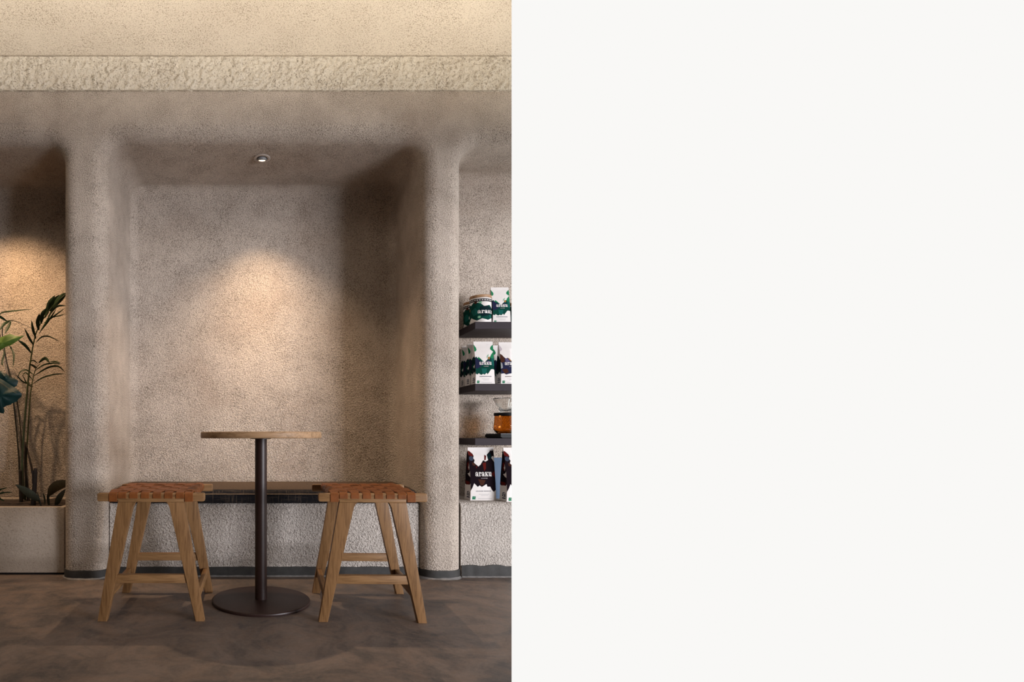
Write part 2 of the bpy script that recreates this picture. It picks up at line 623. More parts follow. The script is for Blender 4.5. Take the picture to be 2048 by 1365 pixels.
for i in range(nx):
    bm.faces.new((grid[0][i + 1], grid[0][i], bot[i], bot[i + 1]))
    bm.faces.new((grid[-1][i], grid[-1][i + 1], top[i + 1], top[i]))
cut_bm(bm)
tag(mesh('trim_1', bm, M['band'], smooth=True, angle=60), kind='structure', label='coarse pebbled plaster face of the beam over the niches')
bm = bmesh.new()
pts = [(DB + 0.03, ZT + 0.001), (DB - 0.009, ZT + 0.001), (DB - 0.013, ZT + 0.004), (2.0, ZT + 0.84)]
rows = [[bm.verts.new((x, y, z)) for x in (-2.8, 2.8)] for y, z in pts]
for A, B in zip(rows[:-1], rows[1:]):
    bm.faces.new((A[0], A[1], B[1], B[0]))
cut_bm(bm)
tag(mesh('ceiling', bm, M['slope']), kind='structure', label='sloping beige plaster ceiling above the beam')
bm = bmesh.new()
box(bm, -2.8, 2.5, -3.0, 2.0, 3.485, 3.60)
tag(mesh('ceiling', bm, M['room']), kind='structure')
bm = bmesh.new()
box(bm, -2.9, -2.8, -3.0, 3.6, 0, 3.5)
tag(mesh('wall_left', bm, M['room']), kind='structure')
bm = bmesh.new()
box(bm, -2.9, 2.6, -3.1, -3.0, 0, 3.5)
tag(mesh('wall_rear', bm, M['room']), kind='structure')
bm = bmesh.new()
box(bm, 2.5, 2.6, -3.0, -0.95, 0, 3.5)
tag(mesh('wall_right', bm, M['room']), kind='structure')
bm = bmesh.new()
box(bm, 2.5, 2.6, -0.95, 1.70, 1.80, 3.5)          # unseen blocker, added to keep the assumed side daylight off the frieze
tag(mesh('light_blocker', bm, M['room']), kind='structure')

bm = bmesh.new()
fl = [(-2.9, -3.1), (2.6, -3.1), (2.6, 1.6), (KCUT * 1.6, 1.6), (KCUT * 3.5, 3.5), (-2.9, 3.5)]
a = [bm.verts.new((x, y, 0)) for x, y in fl]
bfl = [bm.verts.new((x, y, -0.08)) for x, y in fl]
bm.faces.new(a)
bm.faces.new(bfl[::-1])
for i in range(len(fl)):
    j = (i + 1) % len(fl)
    bm.faces.new((a[i], bfl[i], bfl[j], a[j]))
tag(mesh('floor', bm, M['floor']), kind='structure', label='mottled brown polished concrete floor')


# skirtings: swept along the foot of each wall piece
def skirting(name, path, h, th, label, lump=0.0, fill=0.0):
    bm = bmesh.new()
    n = len(path)
    cols = []
    for i, (x, y) in enumerate(path):
        x0, y0 = path[max(i - 1, 0)]
        x1, y1 = path[min(i + 1, n - 1)]
        t = Vector((x1 - x0, y1 - y0)).normalized()
        nrm = Vector((t.y, -t.x))
        dz = lump * noise.noise(Vector((x * 14, y * 14, 3.1))) + 0.0015 * noise.noise(Vector((x * 60, y * 60, 0)))
        do = lump * 0.4 * noise.noise(Vector((x * 22, y * 22, 8.0)))
        o = th + do
        col = [(x + nrm.x * 0.0005, y + nrm.y * 0.0005, h + dz + 0.001), (x + nrm.x * o * 0.8, y + nrm.y * o * 0.8, h + dz),
               (x + nrm.x * o, y + nrm.y * o, h * 0.9 + dz), (x + nrm.x * (o + 0.001), y + nrm.y * (o + 0.001), 0.001)]
        cols.append([bm.verts.new(c) for c in col])
    for A, B in zip(cols[:-1], cols[1:]):
        for k in range(3):
            bm.faces.new((A[k], A[k + 1], B[k + 1], B[k]))
    cut_bm(bm)
    o = mesh(name, bm, M['skirt'], smooth=True, angle=50)
    tag(o, kind='structure', label=label)
    # pale bead of filler along the floor
    bm = bmesh.new()
    bead = []
    for i, (x, y) in enumerate(path):
        x0, y0 = path[max(i - 1, 0)]
        x1, y1 = path[min(i + 1, n - 1)]
        t = Vector((x1 - x0, y1 - y0)).normalized()
        nrm = Vector((t.y, -t.x))
        wv = fill * (1 + 0.7 * noise.noise(Vector((x * 25, y * 25, 1.0))))
        c = th + 0.001
        bead.append([bm.verts.new((x + nrm.x * c, y + nrm.y * c, 0.004 + 0.5 * wv)), bm.verts.new((x + nrm.x * (c + wv * 0.7), y + nrm.y * (c + wv * 0.7), 0.003)),
                     bm.verts.new((x + nrm.x * (c + wv * 1.6), y + nrm.y * (c + wv * 1.6), 0.0005))])
    for A, B in zip(bead[:-1], bead[1:]):
        for k in range(2):
            bm.faces.new((A[k], A[k + 1], B[k + 1], B[k]))
    cut_bm(bm)
    mesh('filler_bead', bm, M['caulk'], parent=o, smooth=True)


def pillar_path(xl, xr):
    """plan outline of a pillar from its left flank to its right flank"""
    pts = [(xl, DF + RF + 0.05), (xl, DF + RF)]
    for i in range(1, 13):
        t = PI / 2 * (1 - i / 12)
        pts.append((xl + RF * (1 - math.sin(t)), DF + RF * (1 - math.cos(t))))
    for k in range(1, 6):
        pts.append((xl + RF + (xr - xl - 2 * RF) * k / 6, DF))
    for i in range(13):
        t = PI / 2 * i / 12
        pts.append((xr - RF * (1 - math.sin(t)), DF + RF * (1 - math.cos(t))))
    return pts


skirting('baseboard_left', pillar_path(-1.0, -0.77), 0.043, 0.006, 'dark grey skirting wrapped round the foot of the left pillar', 0.002, 0.006)
skirting('baseboard_right', pillar_path(0.856, 1.065), 0.043, 0.006, 'dark grey skirting wrapped round the foot of the right pillar', 0.002, 0.008)
skirting('baseboard_center', [(-0.765 + 1.615 * i / 60, 2.96) for i in range(61)], 0.050, 0.005, 'dark grey skirting along the foot of the bench', 0.002, 0.006)
skirting('baseboard_ledge', [(1.070 + 0.4 * i / 60, 2.945) for i in range(61)], 0.062, 0.007, 'lumpy hand-trowelled dark skirting below the display ledge', 0.009, 0.006)


def slab(name, x0, x1, y0, y1, z1, r, mat, label, cat, cut=False):
    """plastered block with a rounded front top edge"""
    bm = bmesh.new()
    pr = [(y0, 0.0)] + [(y0, z1 * k / 6) for k in range(1, 6)]
    for i in range(9):
        t = PI / 2 * i / 8
        pr.append((y0 + r * (1 - math.cos(t)), z1 - r + r * math.sin(t)))
    pr += [(y1, z1), (y1, 0.0)]
    xs = [x0 + (x1 - x0) * i / 12 for i in range(13)]
    cols = [[bm.verts.new((x, y, z)) for y, z in pr] for x in xs]
    n = len(pr)
    for A, B in zip(cols[:-1], cols[1:]):
        for k in range(n):
            bm.faces.new((A[k], A[(k + 1) % n], B[(k + 1) % n], B[k]))
    bm.faces.new(cols[0])
    bm.faces.new(cols[-1][::-1])
    if cut:
        bmesh.ops.recalc_face_normals(bm, faces=bm.faces[:])
        cut_bm(bm, fill=True)
    o = mesh(name, bm, mat, smooth=True, angle=40)
    return tag(o, label, cat)


slab('bench', -0.766, 0.852, 2.96, 3.475, 0.384, 0.012, M['riser'], 'built-in plastered bench block filling the central niche under the woven cushion', 'bench')
slab('display_ledge', 1.068, 1.75, 2.945, 3.275, 0.390, 0.030, M['riser'], 'low grey plastered ledge in the right niche carrying the large dark red bags', 'ledge', cut=True)

# ------------------------------------------------------------------ bench cushion
cush = empty('bench_cushion', (0.043, 3.2, 0.3845))
cx0, cx1 = -0.800, 0.800
oy, oz = 3.2, 0.3845


def strip(pr, xs, bow=0.0):
    bm = bmesh.new()
    cols = []
    for x in xs:
        e = 0.0
        d = min(x - xs[0], xs[-1] - x)
        if d < 0.03:
            e = 1 - math.sqrt(max(0, 1 - (1 - d / 0.03) ** 2))
        cols.append([bm.verts.new((x, y - oy + (0.012 * e if y < 3.1 else 0), z - oz - (0.012 * e if z > 0.44 else 0) + (0.0015 * noise.noise(Vector((x * 6, y * 6, z))) if z > 0.44 else 0))) for y, z in pr])
    for A, B in zip(cols[:-1], cols[1:]):
        for k in range(len(pr) - 1):
            bm.faces.new((A[k], A[k + 1], B[k + 1], B[k]))
    return bm


xs = [cx0 + 0.03 * i / 6 for i in range(6)] + [cx0 + 0.03 + (cx1 - cx0 - 0.06) * i / 40 for i in range(41)] + [cx1 - 0.03 + 0.03 * i / 6 for i in range(1, 7)]
front = [(3.0, 0.3848), (2.952, 0.385), (2.944, 0.392), (2.941, 0.405), (2.941, 0.420), (2.945, 0.431)]
topp = [(2.945, 0.431), (2.950, 0.440), (2.960, 0.448), (2.980, 0.454), (3.05, 0.459), (3.2, 0.461), (3.42, 0.460), (3.455, 0.455), (3.468, 0.44), (3.470, 0.40), (3.468, 0.3848)]
mesh('front_panel', strip(front, xs), M['fabric_dark'], cush, smooth=True)['label'] = 'dark navy woven front panel'
edge_p = topp[:4]
mesh('edge_panel', strip(edge_p, xs), M['fabric_dark'], cush, smooth=True)
mesh('top_panel', strip(topp[3:], xs), M['fabric_top'], cush, smooth=True)['label'] = 'woven top panel with lamplight in its tan colour'
bm = bmesh.new()
tube(bm, [(x, 2.9435 - oy + (0.010 if x in (xs[0], xs[-1]) else 0), 0.4325 - oz) for x in xs], 0.0022, 6)
mesh('piping', bm, M['piping'], cush, smooth=True)
for x in (cx0, cx1):
    bm = bmesh.new()
    pr = front + topp[1:]
    ring = [bm.verts.new((x, y - oy + (0.012 if y < 3.1 else 0), z - oz - (0.012 if z > 0.44 else 0))) for y, z in pr]
    bm.faces.new(ring)
    mesh('end_panel', bm, M['fabric_dark'], cush)
tag(cush, 'long dark woven bench cushion with lamplit tan top and thin piping, on the plastered bench', 'cushion')

# ------------------------------------------------------------------ cafe table
tb = empty('cafe_table', (0.022, 2.508, 0.0))
bm = bmesh.new()
R_ = 0.2665
lathe(bm, [(0, 0.726), (R_ - 0.004, 0.726), (R_ - 0.0012, 0.7272), (R_, 0.730), (R_, 0.7495), (R_ - 0.0012, 0.7523), (R_ - 0.004, 0.7535), (0, 0.7535)], 96)
mesh('tabletop', bm, M['oak_top'], tb, smooth=True, angle=50)
bm = bmesh.new()
lathe(bm, [(0.0265, 0.012), (0.0265, 0.7235)], 40)
mesh('pole', bm, M['steel'], tb, smooth=True)
bm = bmesh.new()
lathe(bm, [(0, 0.7225), (0.045, 0.7225), (0.045, 0.7262), (0, 0.7262)], 40)
mesh('mounting_plate', bm, M['steel'], tb, smooth=True, angle=40)
bm = bmesh.new()
lathe(bm, [(0, 0.0), (0.2165, 0.0), (0.2175, 0.002), (0.2175, 0.010), (0.2160, 0.0122), (0.2120, 0.013), (0.03, 0.0135), (0, 0.0135)], 96)
mesh('base_plate', bm, M['steel'], tb, smooth=True, angle=50)
tag(tb, 'round oak cafe table on a dark brown steel pole and disc base', 'table')


# ------------------------------------------------------------------ stools
def leg_outline(s):
    """splayed leg with a filleted inner shoulder; s = -1 left, 1 right (local x, z)"""
    po = [(s * 0.212, 0.0), (s * 0.176, 0.0), (s * 0.0735, 0.455)]
    for i in range(1, 6):          # shoulder
        a = PI / 2 * i / 6
        po.append((s * (0.0735 - 0.014 * (1 - math.cos(a))), 0.455 + 0.018 * math.sin(a)))
    po += [(s * 0.0595, 0.473), (s * 0.0595, 0.4735), (s * 0.131, 0.4735), (s * 0.133, 0.46)]
    return po if s > 0 else po[::-1]


def side_x(z):
    return 0.195 - 0.125 * (z / 0.455) * 0.78


def make_stool():
    root = empty('woven_stool', (0, 0, 0))
    ft = 0.036                     # frame thickness
    ys = (-0.205, 0.205)
    for y in ys:
        y0, y1 = y - ft / 2, y + ft / 2
        for s in (-1, 1):
            bm = bmesh.new()
            prism_xz(bm, leg_outline(s), y0, y1, 0.0025, 2)
            mesh('leg', bm, M['oak_v'], root, smooth=True, angle=35)
        bm = bmesh.new()
        box(bm, -0.131, 0.131, y0, y1, 0.4735, 0.4865, 0.002)
        mesh('apron', bm, M['oak_x'], root, smooth=True, angle=35)
        bm = bmesh.new()          # stretcher between the two legs of this frame
        prism_xz(bm, [(-0.176 + 0.0415 * (0.15 / 0.19), 0.151), (-0.176 + 0.0525 * (0.15 / 0.19), 0.185), (0.176 - 0.0525 * (0.15 / 0.19), 0.185), (0.176 - 0.0415 * (0.15 / 0.19), 0.151)], y0 + 0.004, y1 - 0.006, 0.002)
        mesh('stretcher', bm, M['oak_x'], root, smooth=True, angle=35)
        bm = bmesh.new()          # rounded seat rail
        pr = box(bm, -0.213, 0.213, y - 0.017, y + 0.017, 0.475 if False else 0.4868, 0.509)
        bmesh.ops.translate(bm, verts=bm.verts[:], vec=(0, 0, 0))
        bm.free()
        bm = bmesh.new()
        yo = 0.004 if y < 0 else -0.004
        # rail is lap-jointed over the apron: full height outside it, half height above it
        outer = [(-0.213, 0.483), (-0.213, 0.503), (-0.211, 0.5075), (-0.207, 0.509), (0.207, 0.509), (0.211, 0.5075), (0.213, 0.503), (0.213, 0.483),
                 (0.211, 0.4775), (0.206, 0.476), (0.1335, 0.476), (0.1335, 0.4872), (-0.1335, 0.4872), (-0.1335, 0.476), (-0.206, 0.476), (-0.211, 0.4775)]
        prism_xz(bm, outer, y - 0.017, y + 0.017, 0.003, 2)
        mesh('seat_rail', bm, M['oak_x'], root, smooth=True, angle=35)
    for s in (-1, 1):
        bm = bmesh.new()          # side rail under the straps
        box(bm, s * 0.150 - 0.013, s * 0.150 + 0.013, -0.188, 0.188, 0.482, 0.505, 0.006)
        mesh('side_rail', bm, M['oak_y'], root, smooth=True, angle=35)
        bm = bmesh.new()          # low side stretcher
        xa = 0.180
        box(bm, s * xa - 0.010, s * xa + 0.010, -0.188, 0.188, 0.078, 0.116, 0.002)
        mesh('side_stretcher', bm, M['oak_y'], root, smooth=True, angle=35)
    # woven seat
    lx = [-0.150, -0.1145, -0.0695, -0.0235, 0.0235, 0.0695, 0.1145, 0.150]
    ly = [-0.147, -0.0735, 0.0, 0.0735, 0.147]
    amp, th, zb = 0.0034, 0.0026, 0.5130

    def sag(x, y):
        return -0.007 * math.cos(PI * x / 0.34) * math.cos(PI * y / 0.42) if abs(x) < 0.17 and abs(y) < 0.21 else 0.0

    def ribbon(path, wdir, hw):
        """path of (centre, normal) swept as a strap of given half width"""
        bm = bmesh.new()
        ss = []
        for c, nrm in path:
            c = Vector(c)
            nrm = Vector(nrm).normalized()
            wv = Vector(wdir)
            half = hw + (0.0038 if wdir[0] and abs(c.y) < 0.185 else 0.0)
            q = [c - wv * half, c - wv * (half - 0.0015) + nrm * th, c + wv * (half - 0.0015) + nrm * th, c + wv * half]
            ss.append([bm.verts.new(p) for p in q])
        for A, B in zip(ss[:-1], ss[1:]):
            for k in range(4):
                bm.faces.new((A[k], A[(k + 1) % 4], B[(k + 1) % 4], B[k]))
        bm.faces.new(ss[0])
        bm.faces.new(ss[-1][::-1])
        return bm

    for i, x in enumerate(lx):
        end = i in (0, 7)
        zlow = 0.4755 if end else 0.4885
        pth = []
        yf = -0.222
        pth += [((x, yf, zlow), (0, -1, 0)), ((x, yf, 0.503), (0, -1, 0)), ((x, yf + 0.002, 0.507), (0, -1, 0.6)), ((x, yf + 0.006, 0.5095), (0, -0.5, 1)), ((x, yf + 0.012, 0.5105), (0, 0, 1))]
        ny = 56
        for k in range(ny + 1):
            y = -0.190 + 0.380 * k / ny
            ph = 0.0
            wsum = 0.0
            # over / under following the cross straps
            f = (y - ly[0]) / (ly[1] - ly[0])
            ph = math.cos(PI * f) * (1 if i % 2 == 0 else -1)
            ph = max(-1, min(1, ph * 1.5))
            fade = 1.0 if abs(y) < 0.172 else max(0, (0.190 - abs(y)) / 0.018)
            pth.append(((x, y, zb + amp * ph * fade + sag(x, y) - 0.001), (0, 0, 1)))
        pth += [((x, -yf - 0.012, 0.5105), (0, 0, 1)), ((x, -yf - 0.006, 0.5095), (0, 0.5, 1)), ((x, -yf - 0.002, 0.507), (0, 1, 0.6)), ((x, -yf, 0.503), (0, 1, 0)), ((x, -yf, zlow), (0, 1, 0))]
        mesh('strap', ribbon(pth, (1, 0, 0), 0.0170), M['leather'], root, smooth=True, angle=40)
    for j, y in enumerate(ly):
        pth = []
        xe = 0.172
        pth += [((-xe + 0.004, y, 0.484), (-1, 0, 0)), ((-xe, y, 0.492), (-1, 0, 0)), ((-xe, y, 0.505), (-1, 0, 0.3)), ((-xe + 0.004, y, 0.511), (-1, 0, 1)), ((-xe + 0.010, y, 0.5135), (-0.3, 0, 1))]
        nx_ = 64
        for k in range(nx_ + 1):
            x = -0.158 + 0.316 * k / nx_
            # locate between neighbouring lengthwise straps
            kk = max(0, min(6, sum(1 for q in lx[1:-1] if x > q)))
            f = kk + (x - lx[kk]) / (lx[kk + 1] - lx[kk])
            ph = -math.cos(PI * f) * (1 if j % 2 == 0 else -1)
            ph = max(-1, min(1, ph * 1.5))
            pth.append(((x, y, zb + amp * ph + sag(x, y)), (0, 0, 1)))
        pth += [((xe - 0.010, y, 0.5135), (0.3, 0, 1)), ((xe - 0.004, y, 0.511), (1, 0, 1)), ((xe, y, 0.505), (1, 0, 0.3)), ((xe, y, 0.492), (1, 0, 0)), ((xe - 0.004, y, 0.484), (1, 0, 0))]
        mesh('strap', ribbon(pth, (0, 1, 0), 0.0325), M['leather'], root, smooth=True, angle=40)
    return root


def copy_tree(o, parent=None):
    c = o.copy()
    COL.objects.link(c)
    c.parent = parent
    for ch in list(o.children):
        copy_tree(ch, c)
    return c


stool = make_stool()
stool.location = (-0.4165, 2.46, 0)
tag(stool, 'oak stool with woven cognac leather seat, to the left of the round table', 'stool', 'woven leather stools at the table')
st2 = copy_tree(stool)
st2.location = (0.468, 2.445, 0)
st2.rotation_euler = (0, 0, math.radians(-2.2))
tag(st2, 'oak stool with woven cognac leather seat, to the right of the round table', 'stool')

# ------------------------------------------------------------------ recessed downlight
dl = empty('recessed_downlight', (0.033, 3.112, 2.2675))
bm = bmesh.new()
lathe(bm, [(0.030, 0.0), (0.030, -0.003), (0.0325, -0.0045), (0.043, -0.0045), (0.0465, -0.002), (0.0468, 0.0)], 48)
mesh('trim_ring', bm, M['lamp_ring'], dl, smooth=True, angle=50)
bm = bmesh.new()
lathe(bm, [(0.0305, -0.001), (0.0300, -0.0006), (0, -0.0006)], 40)
mesh('recess', bm, M['lamp_inner'], dl, smooth=True)
bm = bmesh.new()
lathe(bm, [(0.021, 0.010), (0.026, 0.0), (0.0255, -0.007), (0.021, -0.009), (0.018, -0.004)], 40)
g = mesh('gimbal', bm, M['chrome'], dl, smooth=True)
g.rotation_euler = (math.radians(18), 0, 0)
g.location = (0, 0.0, -0.003)
bm = bmesh.new()
lathe(bm, [(0.0185, -0.007), (0.0175, -0.0105), (0.011, -0.0125), (0, -0.0133)], 32)
l_ = mesh('lens', bm, M['lens'], g, smooth=True)
l_['label'] = 'glowing warm lens'
tag(dl, 'small round recessed spotlight in the ceiling of the central niche', 'downlight')

# ------------------------------------------------------------------ shelves
for zt, zb_, lab in ((1.343, 1.305, 'top dark plum shelf in the right niche carrying tins and a green bag'),
                     (1.0137, 0.9765, 'middle dark plum shelf in the right niche carrying a row of green bags'),
                     (0.7244, 0.6870, 'lowest dark plum shelf in the right niche carrying the amber carafe')):
    bm = bmesh.new()
    box(bm, 1.163, 1.75, 3.0, 3.278, zb_, zt, 0.0015)
    o = mesh('wall_shelf', bm, M['shelf'])
    tag(o, lab, 'shelf', 'dark shelves in the right niche')
    cut_tree(o)


# ------------------------------------------------------------------ print helpers
def ell(cx, cy, rx, ry, n=14, a0=0.0, a1=2 * PI):
    return [(cx + rx * math.cos(a0 + (a1 - a0) * i / n), cy + ry * math.sin(a0 + (a1 - a0) * i / n)) for i in range(n + (0 if abs(a1 - a0) > 6.2 else 1))]


def ring(cx, cy, rx, ry, ix, iy, a0, a1, n=12):
    out = []
    for i in range(n):
        t0, t1 = a0 + (a1 - a0) * i / n, a0 + (a1 - a0) * (i + 1) / n
        out.append([(cx + ix * math.cos(t0), cy + iy * math.sin(t0)), (cx + rx * math.cos(t0), cy + ry * math.sin(t0)),
                    (cx + rx * math.cos(t1), cy + ry * math.sin(t1)), (cx + ix * math.cos(t1), cy + iy * math.sin(t1))])
    return out


def rc(x0, x1, y0, y1):
    return [(x0, y0), (x1, y0), (x1, y1), (x0, y1)]


GLYPH = {
    'a': (0.80, ring(0.27, 0.27, 0.27, 0.28, 0.09, 0.17, 0, 2 * PI, 16) + ring(0.34, 0.66, 0.32, 0.35, 0.12, 0.25, 0, PI, 10) + [ell(0.12, 0.68, 0.11, 0.11, 10), rc(0.44, 0.66, 0.06, 0.68), rc(0.50, 0.78, 0.0, 0.11)]),
    'r': (0.66, [rc(0.10, 0.33, 0.0, 0.98), rc(0.0, 0.44, 0.0, 0.11), rc(0.0, 0.2, 0.87, 0.98), ell(0.53, 0.80, 0.13, 0.14, 10)] + ring(0.52, 0.58, 0.22, 0.42, 0.18, 0.28, PI / 2, PI, 8)),
    'k': (0.86, [rc(0.10, 0.33, 0.0, 1.0), rc(0.0, 0.43, 0.0, 0.10), rc(0.0, 0.43, 0.90, 1.0), [(0.32, 0.40), (0.40, 0.36), (0.74, 0.95), (0.60, 0.95)], rc(0.50, 0.84, 0.90, 1.0),
                 [(0.34, 0.52), (0.52, 0.62), (0.82, 0.05), (0.58, 0.05)], rc(0.50, 0.88, 0.0, 0.10)]),
    'u': (0.86, [rc(0.09, 0.32, 0.28, 1.0), rc(0.0, 0.2, 0.89, 1.0), rc(0.52, 0.75, 0.0, 1.0), rc(0.42, 0.6, 0.89, 1.0), rc(0.6, 0.86, 0.0, 0.10)] + ring(0.33, 0.29, 0.24, 0.30, 0.05, 0.16, PI, 2 * PI, 8)),
}


def word(txt, x, y, w, h):
    tot = sum(GLYPH[c][0] for c in txt) + 0.04 * (len(txt) - 1)
    k = w / tot
    out = []
    for c in txt:
        a, ps = GLYPH[c]
        out += [[(x + px * k, y + py * h) for px, py in p] for p in ps]
        x += (a + 0.04) * k
    return out


def text_polys(txt, x, y, w, h):
    cu = bpy.data.curves.new('t', 'FONT')
    cu.body = txt
    cu.offset = 0.012
    cu.resolution_u = 2
    o = bpy.data.objects.new('t', cu)
    COL.objects.link(o)
    bpy.context.view_layer.update()
    me = bpy.data.meshes.new_from_object(o)
    vs = [v.co.copy() for v in me.vertices]
    ps = [[vs[i] for i in p.vertices] for p in me.polygons]
    bpy.data.objects.remove(o)
    bpy.data.curves.remove(cu)
    bpy.data.meshes.remove(me)
    x0, x1 = min(v.x for v in vs), max(v.x for v in vs)
    y0, y1 = min(v.y for v in vs), max(v.y for v in vs)
    return [[(x + (v.x - x0) / (x1 - x0) * w, y + (v.y - y0) / (y1 - y0) * h) for v in p] for p in ps]


def printed(name, layers, F, parent, mats, nu=8, nv=14, base=0.0002):
    """layers: list of (material key, [polygons in u,v]); F(u, v, offset) gives the point on the surface"""
    keys = []
    allbm = bmesh.new()
    for li, (mk, polys) in enumerate(layers):
        if mk not in keys:
            keys.append(mk)
        bm = bmesh.new()
        for p in polys:
            vs = [bm.verts.new((u, v, 0)) for u, v in p]
            try:
                bm.faces.new(vs)
            except ValueError:
                pass
        if nu:
            for lim, ax in ((0.5, (1, 0, 0)), (-0.5, (-1, 0, 0))):
                bmesh.ops.bisect_plane(bm, geom=bm.verts[:] + bm.edges[:] + bm.faces[:], plane_co=(lim, 0, 0), plane_no=ax, clear_outer=True)
            for k in range(1, nu):
                bmesh.ops.bisect_plane(bm, geom=bm.verts[:] + bm.edges[:] + bm.faces[:], plane_co=(k / nu - 0.5, 0, 0), plane_no=(1, 0, 0))
        for k in range(1, nv):
            bmesh.ops.bisect_plane(bm, geom=bm.verts[:] + bm.edges[:] + bm.faces[:], plane_co=(0, k / nv, 0), plane_no=(0, 1, 0))
        off = base + 0.00012 * li
        bm.verts.index_update()
        nvs = [allbm.verts.new(F(v.co.x, v.co.y, off)) for v in bm.verts]
        for f in bm.faces:
            try:
                nf = allbm.faces.new([nvs[v.index] for v in f.verts])
                nf.material_index = keys.index(mk)
            except ValueError:
                pass
        bm.free()
    o = mesh(name, allbm, [M[k] for k in keys], parent, recalc=False)
    o['open_sheet'] = True
    return o


NU, NV = 8, 14


def make_bag(loc, w, h, dp, rz, style, label, group=None, gusset_a=False, detail=True, lean=0.0):
    root = empty('coffee_bag', loc, rz)

    def half(v):
        return max(0.0035, dp / 2 * (1 - max(0.0, (v - 0.04) / 0.96) ** 2.0 * 1.0))

    def wid(v):
        return w * (1 - 0.05 * math.sin(PI * min(1, v * 1.05)) * 0.5 - (0.02 if 0.05 < v < 0.85 else 0.0))

    def F(u, v, off=0.0):
        hv = half(v)
        bul = 0.05 * dp * math.sin(PI * (u + 0.5)) * math.sin(PI * min(v, 0.93) / 0.93)
        return Vector((u * wid(v), dp / 2 - hv - bul - off + lean * v, v * h))

    def B(u, v):
        hv = half(v)
        return Vector((u * wid(v), dp / 2 + hv + lean * v, v * h))

    def G(s, v, side, off=0.0):
        """gusset: s 0 front edge .. 1 back edge"""
        hv = half(v)
        pin = 0.22 * hv * (1 - abs(2 * s - 1)) * (0.4 + 0.9 * v)
        return Vector((side * (wid(v) / 2 - pin + off), dp / 2 - hv + 2 * hv * s + lean * v, v * h))

    bm = bmesh.new()
    fr = [[bm.verts.new(F(i / NU - 0.5, j / NV)) for i in range(NU + 1)] for j in range(NV + 1)]
    bk = [[bm.verts.new(B(i / NU - 0.5, j / NV)) for i in range(NU + 1)] for j in range(NV + 1)]
    for j in range(NV):
        for i in range(NU):
            bm.faces.new((fr[j][i], fr[j][i + 1], fr[j + 1][i + 1], fr[j + 1][i]))
            bm.faces.new((bk[j][i + 1], bk[j][i], bk[j + 1][i], bk[j + 1][i + 1]))
    for side, ix in ((-1, 0), (1, NU)):
        mid = [bm.verts.new(G(0.5, j / NV, side)) for j in range(NV + 1)]
        for j in range(NV):
            bm.faces.new((fr[j][ix], fr[j + 1][ix], mid[j + 1], mid[j]))
            bm.faces.new((mid[j], mid[j + 1], bk[j + 1][ix], bk[j][ix]))
        bm.faces.new([mid[NV], fr[NV][ix], bk[NV][ix]])
        bm.faces.new([mid[0], bk[0][ix], fr[0][ix]])
    for i in range(NU):
        bm.faces.new((fr[NV][i], fr[NV][i + 1], bk[NV][i + 1], bk[NV][i]))
        bm.faces.new((bk[0][i], bk[0][i + 1], fr[0][i + 1], fr[0][i]))
    mesh('pouch', bm, M['white'], root, smooth=True, angle=40)
    # fold line under the top seal
    sty = STYLES[style]
    printed('artwork', sty['art'], F, root, M, NU, NV)['label'] = sty['note']
    if detail:
        y0 = sty['wy']
        lay = [('white', word('araku', -0.30 if style != 'red' else -0.30, y0, 0.66, sty['wh']))]
        lay.append(('ink_pale', text_polys('COFFEE', -0.08, y0 - 0.045, 0.26, 0.017)))
        printed('wordmark', lay, F, root, M, NU, NV, base=0.0013)
        lab = [(sty['ink'], text_polys(sty['name'], -0.30, 0.165, 0.60, 0.022))] if sty['name'] else [(sty['ink'], [rc(-0.30 + q * 0.053, -0.262 + q * 0.053, 0.165, 0.183) for q in range(12)])]
        lab.append(('ink_grey', [rc(-0.18 + q * 0.06, -0.135 + q * 0.06, 0.115, 0.122) for q in range(7)] + [rc(-0.10 + q * 0.06, -0.055 + q * 0.06, 0.092, 0.098) for q in range(5)] + [rc(-0.20 + q * 0.05, -0.165 + q * 0.05, 0.03, 0.038) for q in range(11)]))
        if style != 'red':
            lab.append(('ink_grey', [rc(-0.34 + q * 0.05, -0.305 + q * 0.05, 0.935, 0.945) for q in range(9)] + [ell(0.18 + 0.06 * q, 0.94, 0.02, 0.012, 8) for q in range(3)]))
        for k_, (nm_, (mk_, ps_)) in enumerate(zip(('title_text', 'small_print', 'seal_text'), lab)):
            printed(nm_, [(mk_, ps_)], F, root, M, NU, NV)
        printed('green_badge', [('badge', [rc(-0.43, -0.30, 0.02, 0.078)]), ('white', [ell(-0.385 + 0.03 * q, 0.05 + 0.010 * math.sin(q * 2.0), 0.008, 0.006, 6) for q in range(3)])], F, root, M, NU, NV)
    for side in (-1, 1):
        printed('gusset_print', sty['side'], lambda u, v, off, sd=side: G(0.5 + u * sd, v, sd, off), root, M, 2, NV)
        if gusset_a and side == -1:
            printed('gusset_letter', [('ink_slate', [[(u, v) for u, v in p] for p in word('a', -0.22, 0.08, 0.55, 0.085)] + [rc(-0.2, 0.3, 0.045, 0.065)])],
                    lambda u, v, off, sd=side: G(0.5 + u * sd, v, sd, off), root, M, 2, NV)
    tag(root, label, 'coffee bag', group)
    return root


def spots(*t):
    return [ell(*q, 12) for q in t]


